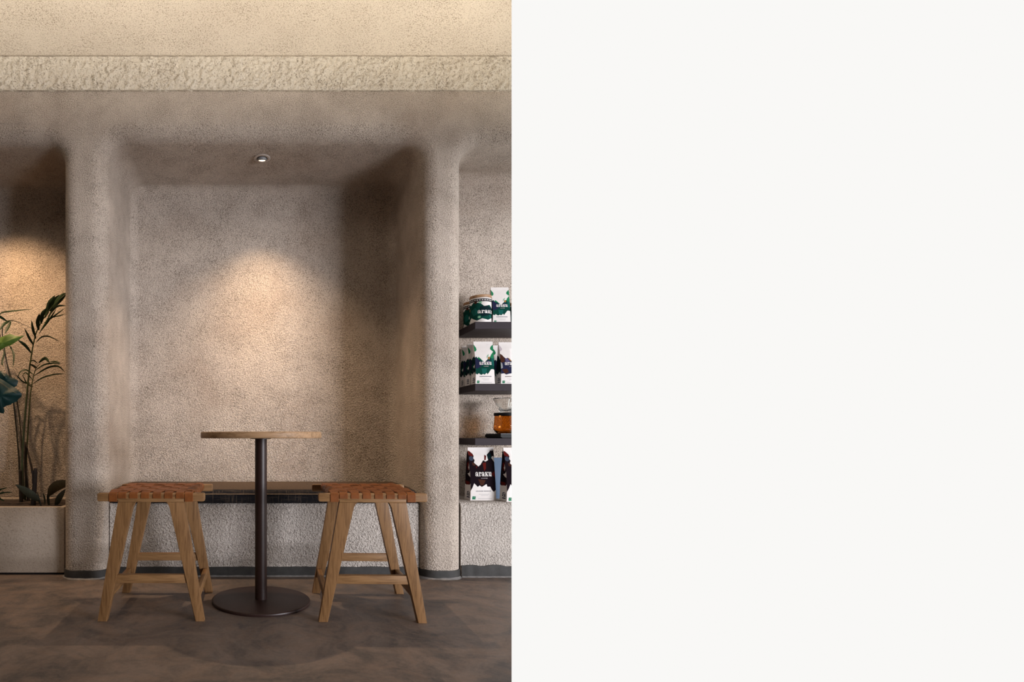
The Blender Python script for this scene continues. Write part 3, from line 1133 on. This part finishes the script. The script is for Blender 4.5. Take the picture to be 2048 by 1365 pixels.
STYLES = {
    'green': dict(note='jagged green and navy hills with bright green patches', wy=0.445, wh=0.070, ink='ink_slate', name=None,
        art=[('ink_green', [[(-0.5, 0.62), (-0.42, 0.64), (-0.37, 0.60), (-0.32, 0.635), (-0.20, 0.585), (-0.02, 0.50), (0.12, 0.56), (0.28, 0.63), (0.40, 0.66), (0.5, 0.70),
                             (0.5, 0.33), (0.42, 0.345), (0.32, 0.34), (0.22, 0.28), (0.12, 0.22), (0.08, 0.26), (-0.04, 0.215), (-0.12, 0.235), (-0.20, 0.21), (-0.28, 0.225), (-0.33, 0.25), (-0.42, 0.22), (-0.5, 0.24)]]),
             ('ink_navy', [[(-0.5, 0.61), (-0.40, 0.60), (-0.20, 0.52), (-0.10, 0.50), (-0.22, 0.40), (-0.40, 0.36), (-0.5, 0.36)], [(0.05, 0.52), (0.2, 0.56), (0.34, 0.5), (0.2, 0.46)]]),
             ('ink_bright', [[(0.5, 0.76), (0.36, 0.68), (0.30, 0.62), (0.5, 0.57)], [(-0.5, 0.93), (-0.40, 0.86), (-0.38, 0.81), (-0.43, 0.77), (-0.5, 0.76)], [(0.5, 0.93), (0.36, 0.87), (0.34, 0.82), (0.42, 0.785), (0.5, 0.76)],
                             [(-0.37, 0.60), (-0.32, 0.635), (-0.22, 0.59), (-0.30, 0.57)]]),
             ('ink_mint', [[(-0.24, 0.60), (-0.20, 0.585), (-0.06, 0.52), (-0.10, 0.515)], [(0.10, 0.60), (0.22, 0.66), (0.24, 0.70), (0.14, 0.66)]]),
             ('ink_violet', [[(-0.16, 0.53), (-0.06, 0.52), (-0.02, 0.46), (-0.12, 0.45)], [(0.16, 0.53), (0.30, 0.52), (0.26, 0.46), (0.16, 0.47)]]),
             ('ink_orange', spots((0.23, 0.605, 0.06, 0.032))),
             ('ink_teal', [[(0.34, 0.6), (0.5, 0.6), (0.5, 0.42), (0.40, 0.42)], [(-0.2, 0.36), (0.1, 0.36), (0.04, 0.24), (-0.16, 0.25)]])],
        side=[('ink_deep', [[(-0.5, 0.60), (-0.2, 0.66), (0.1, 0.62), (0.5, 0.68), (0.5, 0.30), (0.3, 0.22), (0.0, 0.30), (-0.3, 0.24), (-0.5, 0.28)]]),
              ('ink_green', [[(-0.5, 0.45), (0.0, 0.5), (0.2, 0.42), (-0.2, 0.36)], [(-0.4, 0.60), (0.0, 0.6), (0.3, 0.66), (0.1, 0.56)]]),
              ('white', [[(-0.2, 0.42), (0.1, 0.47), (0.2, 0.42), (-0.02, 0.38)]])]),
    'brown': dict(note='jagged brown, navy and grey hills', wy=0.445, wh=0.070, ink='ink_brown', name=None,
        art=[('ink_navy', [[(-0.5, 0.70), (-0.36, 0.66), (-0.22, 0.60), (-0.12, 0.62), (0.02, 0.56), (0.2, 0.50), (0.36, 0.58), (0.5, 0.62), (0.5, 0.26), (0.34, 0.24), (0.2, 0.27), (0.06, 0.25), (-0.1, 0.24), (-0.24, 0.22), (-0.34, 0.25), (-0.5, 0.24)]]),
             ('ink_brown', [[(-0.5, 0.72), (-0.38, 0.68), (-0.28, 0.60), (-0.30, 0.52), (-0.5, 0.50)], [(-0.46, 0.34), (-0.2, 0.36), (-0.1, 0.28), (-0.3, 0.24)]]),
             ('ink_violet', [[(-0.26, 0.60), (-0.14, 0.61), (0.0, 0.52), (-0.22, 0.46)]]),
             ('ink_grey', [[(-0.5, 0.52), (-0.42, 0.48), (-0.40, 0.38), (-0.5, 0.36)]]),
             ('ink_orange', [[(-0.12, 0.62), (-0.04, 0.60), (0.08, 0.54), (0.0, 0.54)]]),
             ('ink_pale', [[(-0.5, 0.94), (-0.40, 0.88), (-0.36, 0.83), (-0.42, 0.79), (-0.5, 0.77)]])],
        side=[('ink_deep', [[(-0.5, 0.70), (-0.1, 0.66), (0.1, 0.58), (0.5, 0.62), (0.5, 0.30), (0.3, 0.24), (0.0, 0.30), (-0.3, 0.24), (-0.5, 0.28)]])]),
    'red': dict(note='jagged black and dark red hills', wy=0.455, wh=0.080, ink='ink_slate', name='GRANDE RESERVE',
        art=[('ink_plum', [[(-0.5, 0.94), (-0.44, 0.92), (-0.33, 0.88), (-0.30, 0.84), (-0.33, 0.79), (-0.28, 0.76), (-0.32, 0.71), (-0.16, 0.64), (-0.07, 0.67), (0.06, 0.76), (0.14, 0.73), (0.26, 0.76), (0.22, 0.86), (0.34, 0.92), (0.38, 0.98), (0.5, 0.98),
                            (0.5, 0.82), (0.44, 0.84), (0.40, 0.80), (0.5, 0.72),
                            (0.5, 0.20), (0.42, 0.16), (0.34, 0.20), (0.28, 0.26), (0.16, 0.26), (0.13, 0.31), (-0.06, 0.255), (-0.15, 0.285), (-0.22, 0.255), (-0.36, 0.325), (-0.42, 0.25), (-0.5, 0.18)]]),
             ('ink_red', [[(-0.5, 0.95), (-0.44, 0.93), (-0.34, 0.88), (-0.32, 0.84), (-0.38, 0.83), (-0.5, 0.86)], [(0.02, 0.70), (0.16, 0.72), (0.14, 0.60), (0.06, 0.55)], [(0.12, 0.86), (0.20, 0.84), (0.16, 0.76), (0.10, 0.75)],
                          [(-0.26, 0.63), (-0.18, 0.66), (-0.24, 0.60)], [(0.36, 0.5), (0.5, 0.56), (0.5, 0.42)]]),
             ('ink_slate', [ell(-0.41, 0.79, 0.09, 0.045, 12)]),
             ('ink_brown', [[(-0.40, 0.72), (-0.30, 0.70), (-0.26, 0.65), (-0.38, 0.66)], [(-0.2, 0.40), (0.1, 0.38), (0.0, 0.29), (-0.1, 0.28)]]),
             ('ink_deep', [[(0.24, 0.86), (0.38, 0.90), (0.40, 0.80), (0.26, 0.77)]])],
        side=[('ink_plum', [[(-0.5, 0.93), (0.0, 0.92), (0.5, 0.86), (0.5, 0.56), (0.2, 0.52), (-0.2, 0.50), (0.0, 0.46), (0.5, 0.44), (0.5, 0.32), (0.2, 0.285), (-0.1, 0.31), (-0.3, 0.28), (-0.5, 0.30)]]),
              ('ink_red', [[(-0.3, 0.7), (0.1, 0.74), (0.2, 0.6), (-0.2, 0.56)], [(-0.5, 0.36), (0.3, 0.34), (0.1, 0.29), (-0.3, 0.285)]]),
              ('white', [[(-0.1, 0.62), (0.25, 0.70), (0.35, 0.62), (0.1, 0.56)]])]),
}

Z1, Z2, Z3, ZL = 1.3432, 1.0139, 0.7246, 0.3902
# top shelf
c_ = make_bag((1.3245, 3.045, Z1), 0.098, 0.2015, 0.062, 0.0, 'green', 'white bag with green hills standing on the top shelf beside the tins', None)
# middle shelf, left row of three
for i, (yy, lab) in enumerate(((3.018, 'white bag with green hills at the front left of the middle shelf'),
                               (3.094, 'second white bag with green hills, close behind the front one on the middle shelf'),
                               (3.172, 'rearmost white bag with green hills, nearest the wall on the middle shelf'))):
    make_bag((1.2245 - 0.003 * i, yy, Z2), 0.104, 0.2315 if i == 0 else 0.230, 0.066, math.radians((0, 1.5, -1.0)[i]), 'green', lab, 'green bags on the middle shelf', gusset_a=True)
b5 = make_bag((1.361, 3.018, Z2), 0.106, 0.2285, 0.066, 0.0, 'brown', 'white bag with brown and navy hills at the right end of the middle shelf', None, gusset_a=True)
cut_tree(b5)
b4 = make_bag((1.376, 3.13, Z2), 0.106, 0.229, 0.066, 0.0, 'green', 'white bag mostly hidden behind the brown-hilled bag on the middle shelf', None, detail=False)
cut_tree(b4)
# ledge
l1 = make_bag((1.219, 3.030, ZL), 0.141, 0.284, 0.080, math.radians(1.5), 'red', 'large white bag with black and red hills on the ledge, nearer the pillar', 'large dark bags on the ledge', gusset_a=True)
l2 = make_bag((1.383, 2.966, ZL), 0.137, 0.284, 0.082, math.radians(2.0), 'red', 'large white bag with black and red hills, right of its twin on the ledge', 'large dark bags on the ledge', gusset_a=True)
cut_tree(l2)
l3 = make_bag((1.335, 3.125, ZL), 0.100, 0.225, 0.07, 0.0, 'green', 'small bag in the gap between the two large bags on the ledge', None, detail=False)
[ch for ch in l3.children if ch.name.startswith('pouch')][0].data.materials[0] = M['ink_blue']
for ch in list(l3.children):
    if not ch.name.startswith('pouch'):
        bpy.data.objects.remove(ch)
tag(l3, 'pale blue packet seen in the gap between the two large bags on the ledge', 'packet')
l3.name = 'blue_packet'
cut_tree(l3)


# ------------------------------------------------------------------ tins on the top shelf
def make_tin(loc, r, h, face, label, detail=True):
    root = empty('coffee_tin', loc)
    bm = bmesh.new()
    lathe(bm, [(0, 0), (r - 0.002, 0), (r, 0.002), (r, h - 0.006), (r - 0.0015, h - 0.004), (0, h - 0.004)], 128)
    mesh('body', bm, M['white'], root, smooth=True, angle=40)
    bm = bmesh.new()
    lathe(bm, [(0, h - 0.0038), (r + 0.0005, h - 0.0038), (r + 0.001, h - 0.002), (r + 0.001, h + 0.009), (r - 0.001, h + 0.011), (0, h + 0.011)], 48)
    mesh('lid', bm, M['cork'], root, smooth=True, angle=40)

    def F(u, v, off):
        a = face + u * PI * 1.5
        return Vector(((r + off) * math.sin(a), -(r + off) * math.cos(a), v * (h - 0.008)))
    art = [('ink_green', [[(-0.48, 0.72), (-0.40, 0.80), (-0.30, 0.74), (-0.24, 0.84), (-0.10, 0.80), (-0.02, 0.66), (0.10, 0.72), (0.2, 0.6), (0.3, 0.7), (0.44, 0.74), (0.44, 0.2), (0.3, 0.08), (0.18, 0.2), (0.06, 0.10), (-0.06, 0.16), (-0.16, 0.08), (-0.3, 0.22), (-0.40, 0.02), (-0.48, 0.3)]]),
           ('ink_deep', [[(-0.1, 0.66), (0.04, 0.68), (0.2, 0.56), (0.1, 0.3), (-0.06, 0.24), (-0.12, 0.4)], [(-0.42, 0.70), (-0.36, 0.76), (-0.34, 0.4), (-0.42, 0.36)]]),
           ('ink_teal', [[(-0.3, 0.5), (-0.2, 0.62), (-0.12, 0.4), (-0.24, 0.26)], [(0.08, 0.3), (0.18, 0.28), (0.14, 0.16)]]),
           ('ink_orange', [ell(-0.36, 0.56, 0.014, 0.07, 10)]),
           ('ink_mint', [ell(-0.10, 0.82, 0.035, 0.04, 10), ell(-0.12, 0.22, 0.03, 0.05, 10)]),
           ('ink_brown', [ell(-0.19, 0.83, 0.03, 0.06, 10)])]
    printed('artwork', art, F, root, M, 72, 4)['label'] = 'jagged dark green hills'
    printed('band', [('black', [rc(-0.5, 0.5, 0.86, 0.975)]), ('white', [rc(-0.42 + 0.05 * q, -0.39 + 0.05 * q, 0.905, 0.935) for q in range(16)])], F, root, M, 72, 1)['label'] = 'black band with small white print'
    printed('wordmark', [('white', word('araku', -0.15, 0.37, 0.36, 0.13))], F, root, M, 72, 1, base=0.0011)
    tag(root, label, 'tin', 'white and green tins on the top shelf')
    return root


make_tin((1.218, 3.066, Z1), 0.0555, 0.138, math.radians(4), 'wooden-lidded white tin with green hills at the front of the top shelf')
make_tin((1.238, 3.218, Z1), 0.0535, 0.140, math.radians(-6), 'wooden-lidded tin half hidden behind another, nearest the pillar on the top shelf')
t3 = make_tin((1.447, 3.120, Z1), 0.0535, 0.112, math.radians(-20), 'tin just showing at the right end of the top shelf')
cut_tree(t3)

# ------------------------------------------------------------------ scale, carafe and dripper
sc = empty('kitchen_scale', (1.392, 3.105, Z3), math.radians(9))
bm = bmesh.new()
prism_xz(bm, [(-0.088, 0.0), (0.088, 0.0), (0.1, 0.006), (0.1, 0.0205), (-0.1, 0.0205), (-0.1, 0.006)], -0.075, 0.075, 0.002)
mesh('body', bm, M['black'], sc)
bm = bmesh.new()
box(bm, -0.096, 0.096, -0.071, 0.071, 0.0207, 0.0245, 0.001)
mesh('platform', bm, M['scale_top'], sc)
tag(sc, 'flat black scale under the amber carafe on the lowest shelf', 'scale')
cut_tree(sc)
car = empty('glass_carafe', (1.372, 3.105, Z3 + 0.0248))
bm = bmesh.new()
lathe(bm, [(0, 0.0), (0.044, 0.0), (0.047, 0.002), (0.061, 0.020), (0.0635, 0.026), (0.0615, 0.045), (0.058, 0.085), (0.0565, 0.108), (0.0545, 0.108), (0.056, 0.085), (0.0595, 0.045), (0.0615, 0.027), (0.058, 0.021), (0.045, 0.0045), (0, 0.003)], 64)
g = mesh('body', bm, M['amber'], car, smooth=True, angle=60)
g['label'] = 'amber glass body'
bm = bmesh.new()
lathe(bm, [(0.0572, 0.098), (0.0605, 0.098), (0.0605, 0.103), (0.0585, 0.1045), (0.0618, 0.106), (0.0618, 0.1105), (0.0572, 0.1105), (0.0572, 0.098)], 56)
mesh('collar', bm, M['black'], car, smooth=True, angle=40)
tag(car, 'squat amber glass carafe with a black collar on the lowest shelf', 'carafe')
cut_tree(car)
dr = empty('coffee_dripper', (1.372, 3.105, Z3 + 0.1357))
bm = bmesh.new()
lathe(bm, [(0, 0.0), (0.059, 0.0), (0.060, 0.0015), (0.059, 0.003), (0, 0.003)], 56)
mesh('base_ring', bm, M['black'], dr, smooth=True, angle=40)
bm = bmesh.new()
lathe(bm, [(0.020, 0.0032), (0.030, 0.0035), (0.032, 0.010), (0.0345, 0.020), (0.043, 0.038), (0.0525, 0.058), (0.063, 0.078), (0.0655, 0.081), (0.0640, 0.083), (0.0605, 0.079), (0.049, 0.058), (0.0395, 0.038), (0.031, 0.022), (0.020, 0.012)], 120, rib=(26, 0.018))
mesh('cone', bm, M['glass'], dr, smooth=True)['label'] = 'ribbed clear glass cone'
tag(dr, 'ribbed clear glass pour-over dripper sitting on the amber carafe', 'dripper')
cut_tree(dr)

# ------------------------------------------------------------------ planter and plants
pl = empty('planter', (-1.75, 3.20, 0.0))
bm = bmesh.new()
px0, px1, py0, py1, pz0, pz1, wth = -2.55 + 1.75, -1.015 + 1.75, 2.992 - 3.2, 3.46 - 3.2, 0.010, 0.361, 0.03
outer = [(px0, py0), (px1, py0), (px1, py1), (px0, py1)]
inner = [(px0 + wth, py0 + wth), (px1 - wth, py0 + wth), (px1 - wth, py1 - wth), (px0 + wth, py1 - wth)]
vo0 = [bm.verts.new((x, y, pz0)) for x, y in outer]
vo1 = [bm.verts.new((x, y, pz1)) for x, y in outer]
vi1 = [bm.verts.new((x, y, pz1)) for x, y in inner]
vi0 = [bm.verts.new((x, y, pz1 - 0.06)) for x, y in inner]
bm.faces.new(vo0[::-1])
bm.faces.new(vi0)
for i in range(4):
    j = (i + 1) % 4
    bm.faces.new((vo0[i], vo0[j], vo1[j], vo1[i]))
    bm.faces.new((vo1[i], vo1[j], vi1[j], vi1[i]))
    bm.faces.new((vi1[i], vi1[j], vi0[j], vi0[i]))
bmesh.ops.recalc_face_normals(bm, faces=bm.faces[:])
bmesh.ops.bevel(bm, geom=[e for e in bm.edges if e.calc_face_angle(0) > 1.0], offset=0.006, segments=3, profile=0.5, affect='EDGES')
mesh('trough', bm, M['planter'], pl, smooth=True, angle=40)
bm = bmesh.new()
box(bm, px0 + 0.03, px1 - 0.03, py0 + 0.03, py1 - 0.03, 0.0, 0.0098)
mesh('plinth', bm, M['black'], pl)
bm = bmesh.new()
nx, ny = 60, 18
gr = [[bm.verts.new((px0 + wth + 0.001 + (px1 - px0 - 2 * wth - 0.002) * i / nx, py0 + wth + 0.001 + (py1 - py0 - 2 * wth - 0.002) * j / ny,
                     0.350 + 0.012 * noise.noise(Vector((i * 0.35, j * 0.35, 2)))+ 0.006 * noise.noise(Vector((i * 1.1, j * 1.1, 5))))) for i in range(nx + 1)] for j in range(ny + 1)]
for j in range(ny):
    for i in range(nx):
        bm.faces.new((gr[j][i], gr[j][i + 1], gr[j + 1][i + 1], gr[j + 1][i]))
mesh('soil', bm, M['soil'], pl, smooth=True)['label'] = 'dark soil'
tag(pl, 'long low beige plastered planter box filling the foot of the left niche', 'planter')
SOIL = 0.350


def leaf(root, pts, wid, mat, prof=None, fold=0.25, name='leaf', n=10, tilt=0.3):
    """pts: world points along the midrib; wid: full width in metres"""
    o = root.location
    c = smooth_path(pts, n)
    bm = bmesh.new()
    rows = []
    for i, p in enumerate(c):
        t = (c[min(i + 1, n - 1)] - c[max(i - 1, 0)]).normalized()
        side = t.cross(Vector((0, -1, 0)))
        if side.length < 1e-3:
            side = Vector((1, 0, 0))
        side.normalize()
        nrm = side.cross(t).normalized()
        s = i / (n - 1)
        w = wid / 2 * (prof(s) if prof else max(0.04, math.sin(PI * min(1, s * 0.94 + 0.06)) ** 0.75))
        side = (side + nrm * tilt).normalized()
        lift = nrm * (w * fold)
        rows.append([bm.verts.new(p - side * w - lift - o), bm.verts.new(p - side * w * 0.5 - lift * 0.3 - o), bm.verts.new(p - o), bm.verts.new(p + side * w * 0.5 - lift * 0.3 - o), bm.verts.new(p + side * w - lift - o)])
    for A, B in zip(rows[:-1], rows[1:]):
        for k in range(4):
            bm.faces.new((A[k], A[k + 1], B[k + 1], B[k]))
    return mesh(name, bm, mat, root, smooth=True)


def stem(root, pts, r0, r1, mat, name='stem', n=18, seg=7):
    c = smooth_path(pts, n)
    bm = bmesh.new()
    tube(bm, [p - root.location for p in c], [r0 + (r1 - r0) * i / (n - 1) for i in range(n)], seg)
    return mesh(name, bm, mat, root, smooth=True)


def ground(px, d):
    d += PO
    return Vector(((px - CX) * d / FPX, d, SOIL - 0.01))


U = 3.2 / FPX                    # metres per pixel at the plants


def pleaf(root, pp, wpx, mat, d0, d1, **kw):
    k = len(pp) - 1
    return leaf(root, [P(x, y, d0 + (d1 - d0) * i / k) for i, (x, y) in enumerate(pp)], wpx * U, mat, **kw)


# palm with canes and feathered fronds, close to the niche wall
PO = 0.12
pr_ = empty('palm', ground(54, 3.22))
stem(pr_, [ground(44, 3.20), P(44, 930, 3.2), P(48, 860, 3.2), P(53, 800, 3.2), P(58, 745, 3.2), P(65, 697, 3.2), P(73, 664, 3.19), P(88, 636, 3.17), P(108, 610, 3.14), P(134, 586, 3.1)], 0.0075, 0.0018, M['stem'])
fr_a = [([(72, 678), (66, 660), (63, 641)], 5.5), ([(77, 661), (75, 645), (79, 627)], 8), ([(82, 648), (84, 630), (94, 616)], 9), ([(90, 636), (95, 616), (99, 603)], 8), ([(94, 630), (98, 608), (110, 591)], 9.5),
        ([(100, 623), (108, 603), (119, 590)], 9.5), ([(105, 618), (114, 601), (128, 586)], 11), ([(110, 612), (121, 597), (134, 585)], 10),
        ([(78, 668), (92, 644), (106, 620)], 5), ([(82, 662), (98, 640), (113, 618)], 4), ([(96, 634), (112, 614), (132, 611)], 4.5), ([(88, 646), (106, 634), (131, 616)], 3.2),
        ([(72, 686), (84, 674), (100, 674), (120, 685)], 3), ([(67, 691), (58, 676), (49, 657)], 6.5), ([(62, 706), (50, 691), (35, 680)], 6.5), ([(104, 635), (118, 632), (131, 628)], 2.5)]
for pp, w in fr_a:
    pleaf(pr_, pp, w, M['leaf'], 3.18, 3.18 - random.uniform(0.02, 0.12), tilt=random.uniform(-0.5, 0.6))
stem(pr_, [ground(50, 3.25), P(52, 930, 3.25), P(56, 860, 3.26), P(60, 800, 3.27), P(65, 762, 3.27), P(72, 737, 3.27), P(82, 727, 3.26)], 0.006, 0.0016, M['stem'])
fr_b = [([(67, 750), (52, 740), (40, 745), (34, 760)], 4), ([(65, 760), (52, 746), (44, 752)], 3.2), ([(77, 726), (90, 717), (100, 727)], 6.5), ([(70, 742), (88, 730), (106, 727), (122, 729)], 3.5), ([(68, 752), (95, 736), (116, 733), (131, 746)], 4),
        ([(72, 738), (62, 730), (58, 733)], 4), ([(66, 768), (85, 756), (110, 749), (132, 748)], 3.2), ([(76, 728), (68, 722), (60, 722)], 3), ([(64, 770), (46, 764), (30, 748)], 3), ([(74, 736), (66, 732), (58, 728)], 4), ([(100, 724), (112, 724), (121, 728)], 4), ([(66, 775), (54, 768), (44, 748)], 3)]
for pp, w in fr_b:
    pleaf(pr_, pp, w, M['leaf'], 3.27, 3.27 - random.uniform(0.0, 0.1), tilt=random.uniform(-0.5, 0.6))
stem(pr_, [ground(41, 3.3), P(38, 920, 3.3), P(30, 830, 3.3), P(20, 760, 3.29), P(9, 700, 3.27), P(4, 660, 3.25), P(10, 645, 3.23), P(22, 641, 3.2), P(40, 646, 3.18), P(63, 657, 3.15)], 0.0055, 0.0013, M['stem_dark'])
for pp, w in (([(22, 642), (16, 654), (9, 669)], 6), ([(20, 642), (8, 648), (-2, 662)], 6), ([(-6, 640), (3, 626), (30, 622), (68, 618)], 3.5), ([(14, 643), (0, 634), (-8, 632)], 6), ([(18, 690), (27, 708), (26, 735)], 4), ([(10, 700), (4, 725), (6, 732)], 4)):
    pleaf(pr_, pp, w, M['leaf'], 3.2, 3.13, tilt=0.3)
stem(pr_, [ground(47, 3.30), P(44, 900, 3.30), P(34, 800, 3.30), P(18, 740, 3.31), P(4, 690, 3.29), P(-4, 640, 3.26)], 0.005, 0.0015, M['stem_dark'])
stem(pr_, [ground(57, 3.24), P(54, 975, 3.24), P(50, 930, 3.24), P(51, 885, 3.24)], 0.010, 0.006, M['bark'], 'old_cane')
stem(pr_, [ground(42, 3.17), P(41, 970, 3.17), P(41, 940, 3.17)], 0.0105, 0.009, M['bark'], 'old_cane')
stem(pr_, [P(51, 885, 3.24), P(56, 905, 3.22), P(62, 930, 3.2), P(67, 955, 3.2)], 0.004, 0.007, M['bark'], 'old_cane')
tag(pr_, 'slender feathery palm with several thin canes in the left planter, against the left pillar', 'palm')

PO = 0.0
sp = empty('tree_stump', ground(70, 3.15))
stem(sp, [ground(66, 3.15), P(68, 985, 3.15), P(70, 960, 3.15), P(71, 937, 3.15)], 0.015, 0.010, M['bark'], 'trunk')
stem(sp, [P(67, 968, 3.15), P(66, 950, 3.15), P(65, 942, 3.15)], 0.008, 0.006, M['bark'], 'trunk_fork')
tag(sp, 'dark cut-off woody stump standing in the planter soil', 'stump')


# big lobed leaves at the left edge of the picture
def blade(root, outline, d, mat, tip, name='leaf', bulge=0.03):
    """broad leaf from an outline in pixels, domed towards the camera, with a raised midrib"""
    pts = [P(x, y, d) for x, y in outline]
    c = sum(pts, Vector()) / len(pts)
    bm = bmesh.new()
    rings = []
    for k, s in enumerate((1.0, 0.8, 0.55, 0.28)):
        rings.append([bm.verts.new(c.lerp(p, s) + Vector((0, -bulge * (1 - s * s) + 0.012 * noise.noise(p * 18), 0)) - root.location) for p in pts])
    cv = bm.verts.new(c + Vector((0, -bulge, 0)) - root.location)
    n = len(pts)
    for A, B in zip(rings[:-1], rings[1:]):
        for i in range(n):
            j = (i + 1) % n
            bm.faces.new((A[i], A[j], B[j], B[i]))
    for i in range(n):
        bm.faces.new((rings[-1][i], rings[-1][(i + 1) % n], cv))
    return mesh(name, bm, mat, root, smooth=True)


bl = empty('broad_leaf_plant', ground(-28, 3.16))
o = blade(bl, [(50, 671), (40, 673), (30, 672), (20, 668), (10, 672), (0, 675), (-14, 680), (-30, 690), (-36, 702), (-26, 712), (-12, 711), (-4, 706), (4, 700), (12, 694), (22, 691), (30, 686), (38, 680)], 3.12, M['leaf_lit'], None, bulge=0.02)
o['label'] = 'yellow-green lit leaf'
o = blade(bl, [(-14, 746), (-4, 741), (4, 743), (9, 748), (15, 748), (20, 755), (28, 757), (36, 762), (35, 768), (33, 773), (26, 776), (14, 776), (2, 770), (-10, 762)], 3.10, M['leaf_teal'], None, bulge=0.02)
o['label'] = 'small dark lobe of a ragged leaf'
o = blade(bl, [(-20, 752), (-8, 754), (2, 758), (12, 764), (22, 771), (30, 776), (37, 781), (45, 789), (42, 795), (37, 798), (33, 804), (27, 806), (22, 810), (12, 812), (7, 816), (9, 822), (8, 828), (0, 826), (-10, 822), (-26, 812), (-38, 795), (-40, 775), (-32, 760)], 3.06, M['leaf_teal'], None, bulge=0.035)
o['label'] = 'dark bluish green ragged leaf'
stem(bl, [P(-22, 758, 3.04), P(-6, 762, 3.022), P(10, 772, 3.022), P(26, 784, 3.035), P(42, 790, 3.055)], 0.0022, 0.0008, M['leaf_olive'], 'midrib', 12, 5)
stem(bl, [ground(-28, 3.16), P(-34, 900, 3.17), P(-40, 800, 3.17), P(-38, 730, 3.15), P(-26, 702, 3.125)], 0.008, 0.004, M['stem'])
stem(bl, [ground(-22, 3.14), P(-26, 930, 3.14), P(-28, 850, 3.13), P(-22, 795, 3.07)], 0.008, 0.004, M['stem'])
tag(bl, 'plant with big broad ragged leaves at the left edge, above the planter', 'plant')

lp = empty('leafy_plant', ground(80, 3.10))
pleaf(lp, [(78, 1001), (64, 992), (48, 981), (31, 970)], 17, M['leaf_low'], 3.08, 3.05, tilt=0.2, prof=lambda s: max(0.03, math.sin(PI * (0.12 + 0.88 * s)) ** 0.8))
for a in (([(84, 1012), (79, 1000), (74, 985)],), ([(82, 1012), (80, 1004), (78, 1000)],)):
    stem(lp, [ground(a[0][0][0], 3.10)] + [P(x, y, 3.09) for x, y in a[0][1:]], 0.0035, 0.0025, M['stem_dark'], n=8)
pleaf(lp, [(80, 1010), (77, 998), (75, 984)], 5, M['leaf_low'], 3.1, 3.1)
tag(lp, 'low plant with one dark pointed leaf leaning left, in front of the palm canes', 'plant')

rp = empty('leafy_plant', ground(106, 3.14))
pleaf(rp, [(97, 992), (104, 980), (116, 971), (134, 966)], 20, M['leaf_olive'], 3.12, 3.02, tilt=-0.35, prof=lambda s: max(0.05, math.sin(PI * (0.05 + 0.8 * s)) ** 0.7))
pleaf(rp, [(110, 1012), (117, 998), (131, 979)], 13, M['leaf_low'], 3.12, 3.05, tilt=0.2)
stem(rp, [ground(99, 3.14), P(97, 1000, 3.14), P(98, 990, 3.12)], 0.005, 0.004, M['stem_dark'], n=8)
pleaf(rp, [(90, 1010), (89, 998), (86, 986)], 5, M['leaf_low'], 3.14, 3.14)
pleaf(rp, [(97, 1012), (96, 1000), (95, 988)], 7, M['leaf_low'], 3.14, 3.12)
tag(rp, 'low plant with a curled olive leaf beside the left pillar', 'plant')

fp = empty('small_fern', ground(-12, 3.12))
for pp, w in (([(-16, 990), (-2, 981), (14, 976)], 7), ([(-16, 996), (2, 987), (25, 985)], 7), ([(-14, 1000), (-2, 998), (9, 1003)], 8), ([(-18, 985), (-14, 966), (-4, 950)], 6)):
    pleaf(fp, pp, w, M['leaf'], 3.1, 3.06, prof=lambda s: max(0.05, (1 - s) ** 0.5 * (0.75 + 0.25 * math.cos(s * 34))))
stem(fp, [ground(-12, 3.12), P(-15, 1000, 3.11), P(-16, 990, 3.1)], 0.004, 0.003, M['stem_dark'], n=6)
tag(fp, 'small dark fern with toothed fronds at the far left of the planter', 'fern')
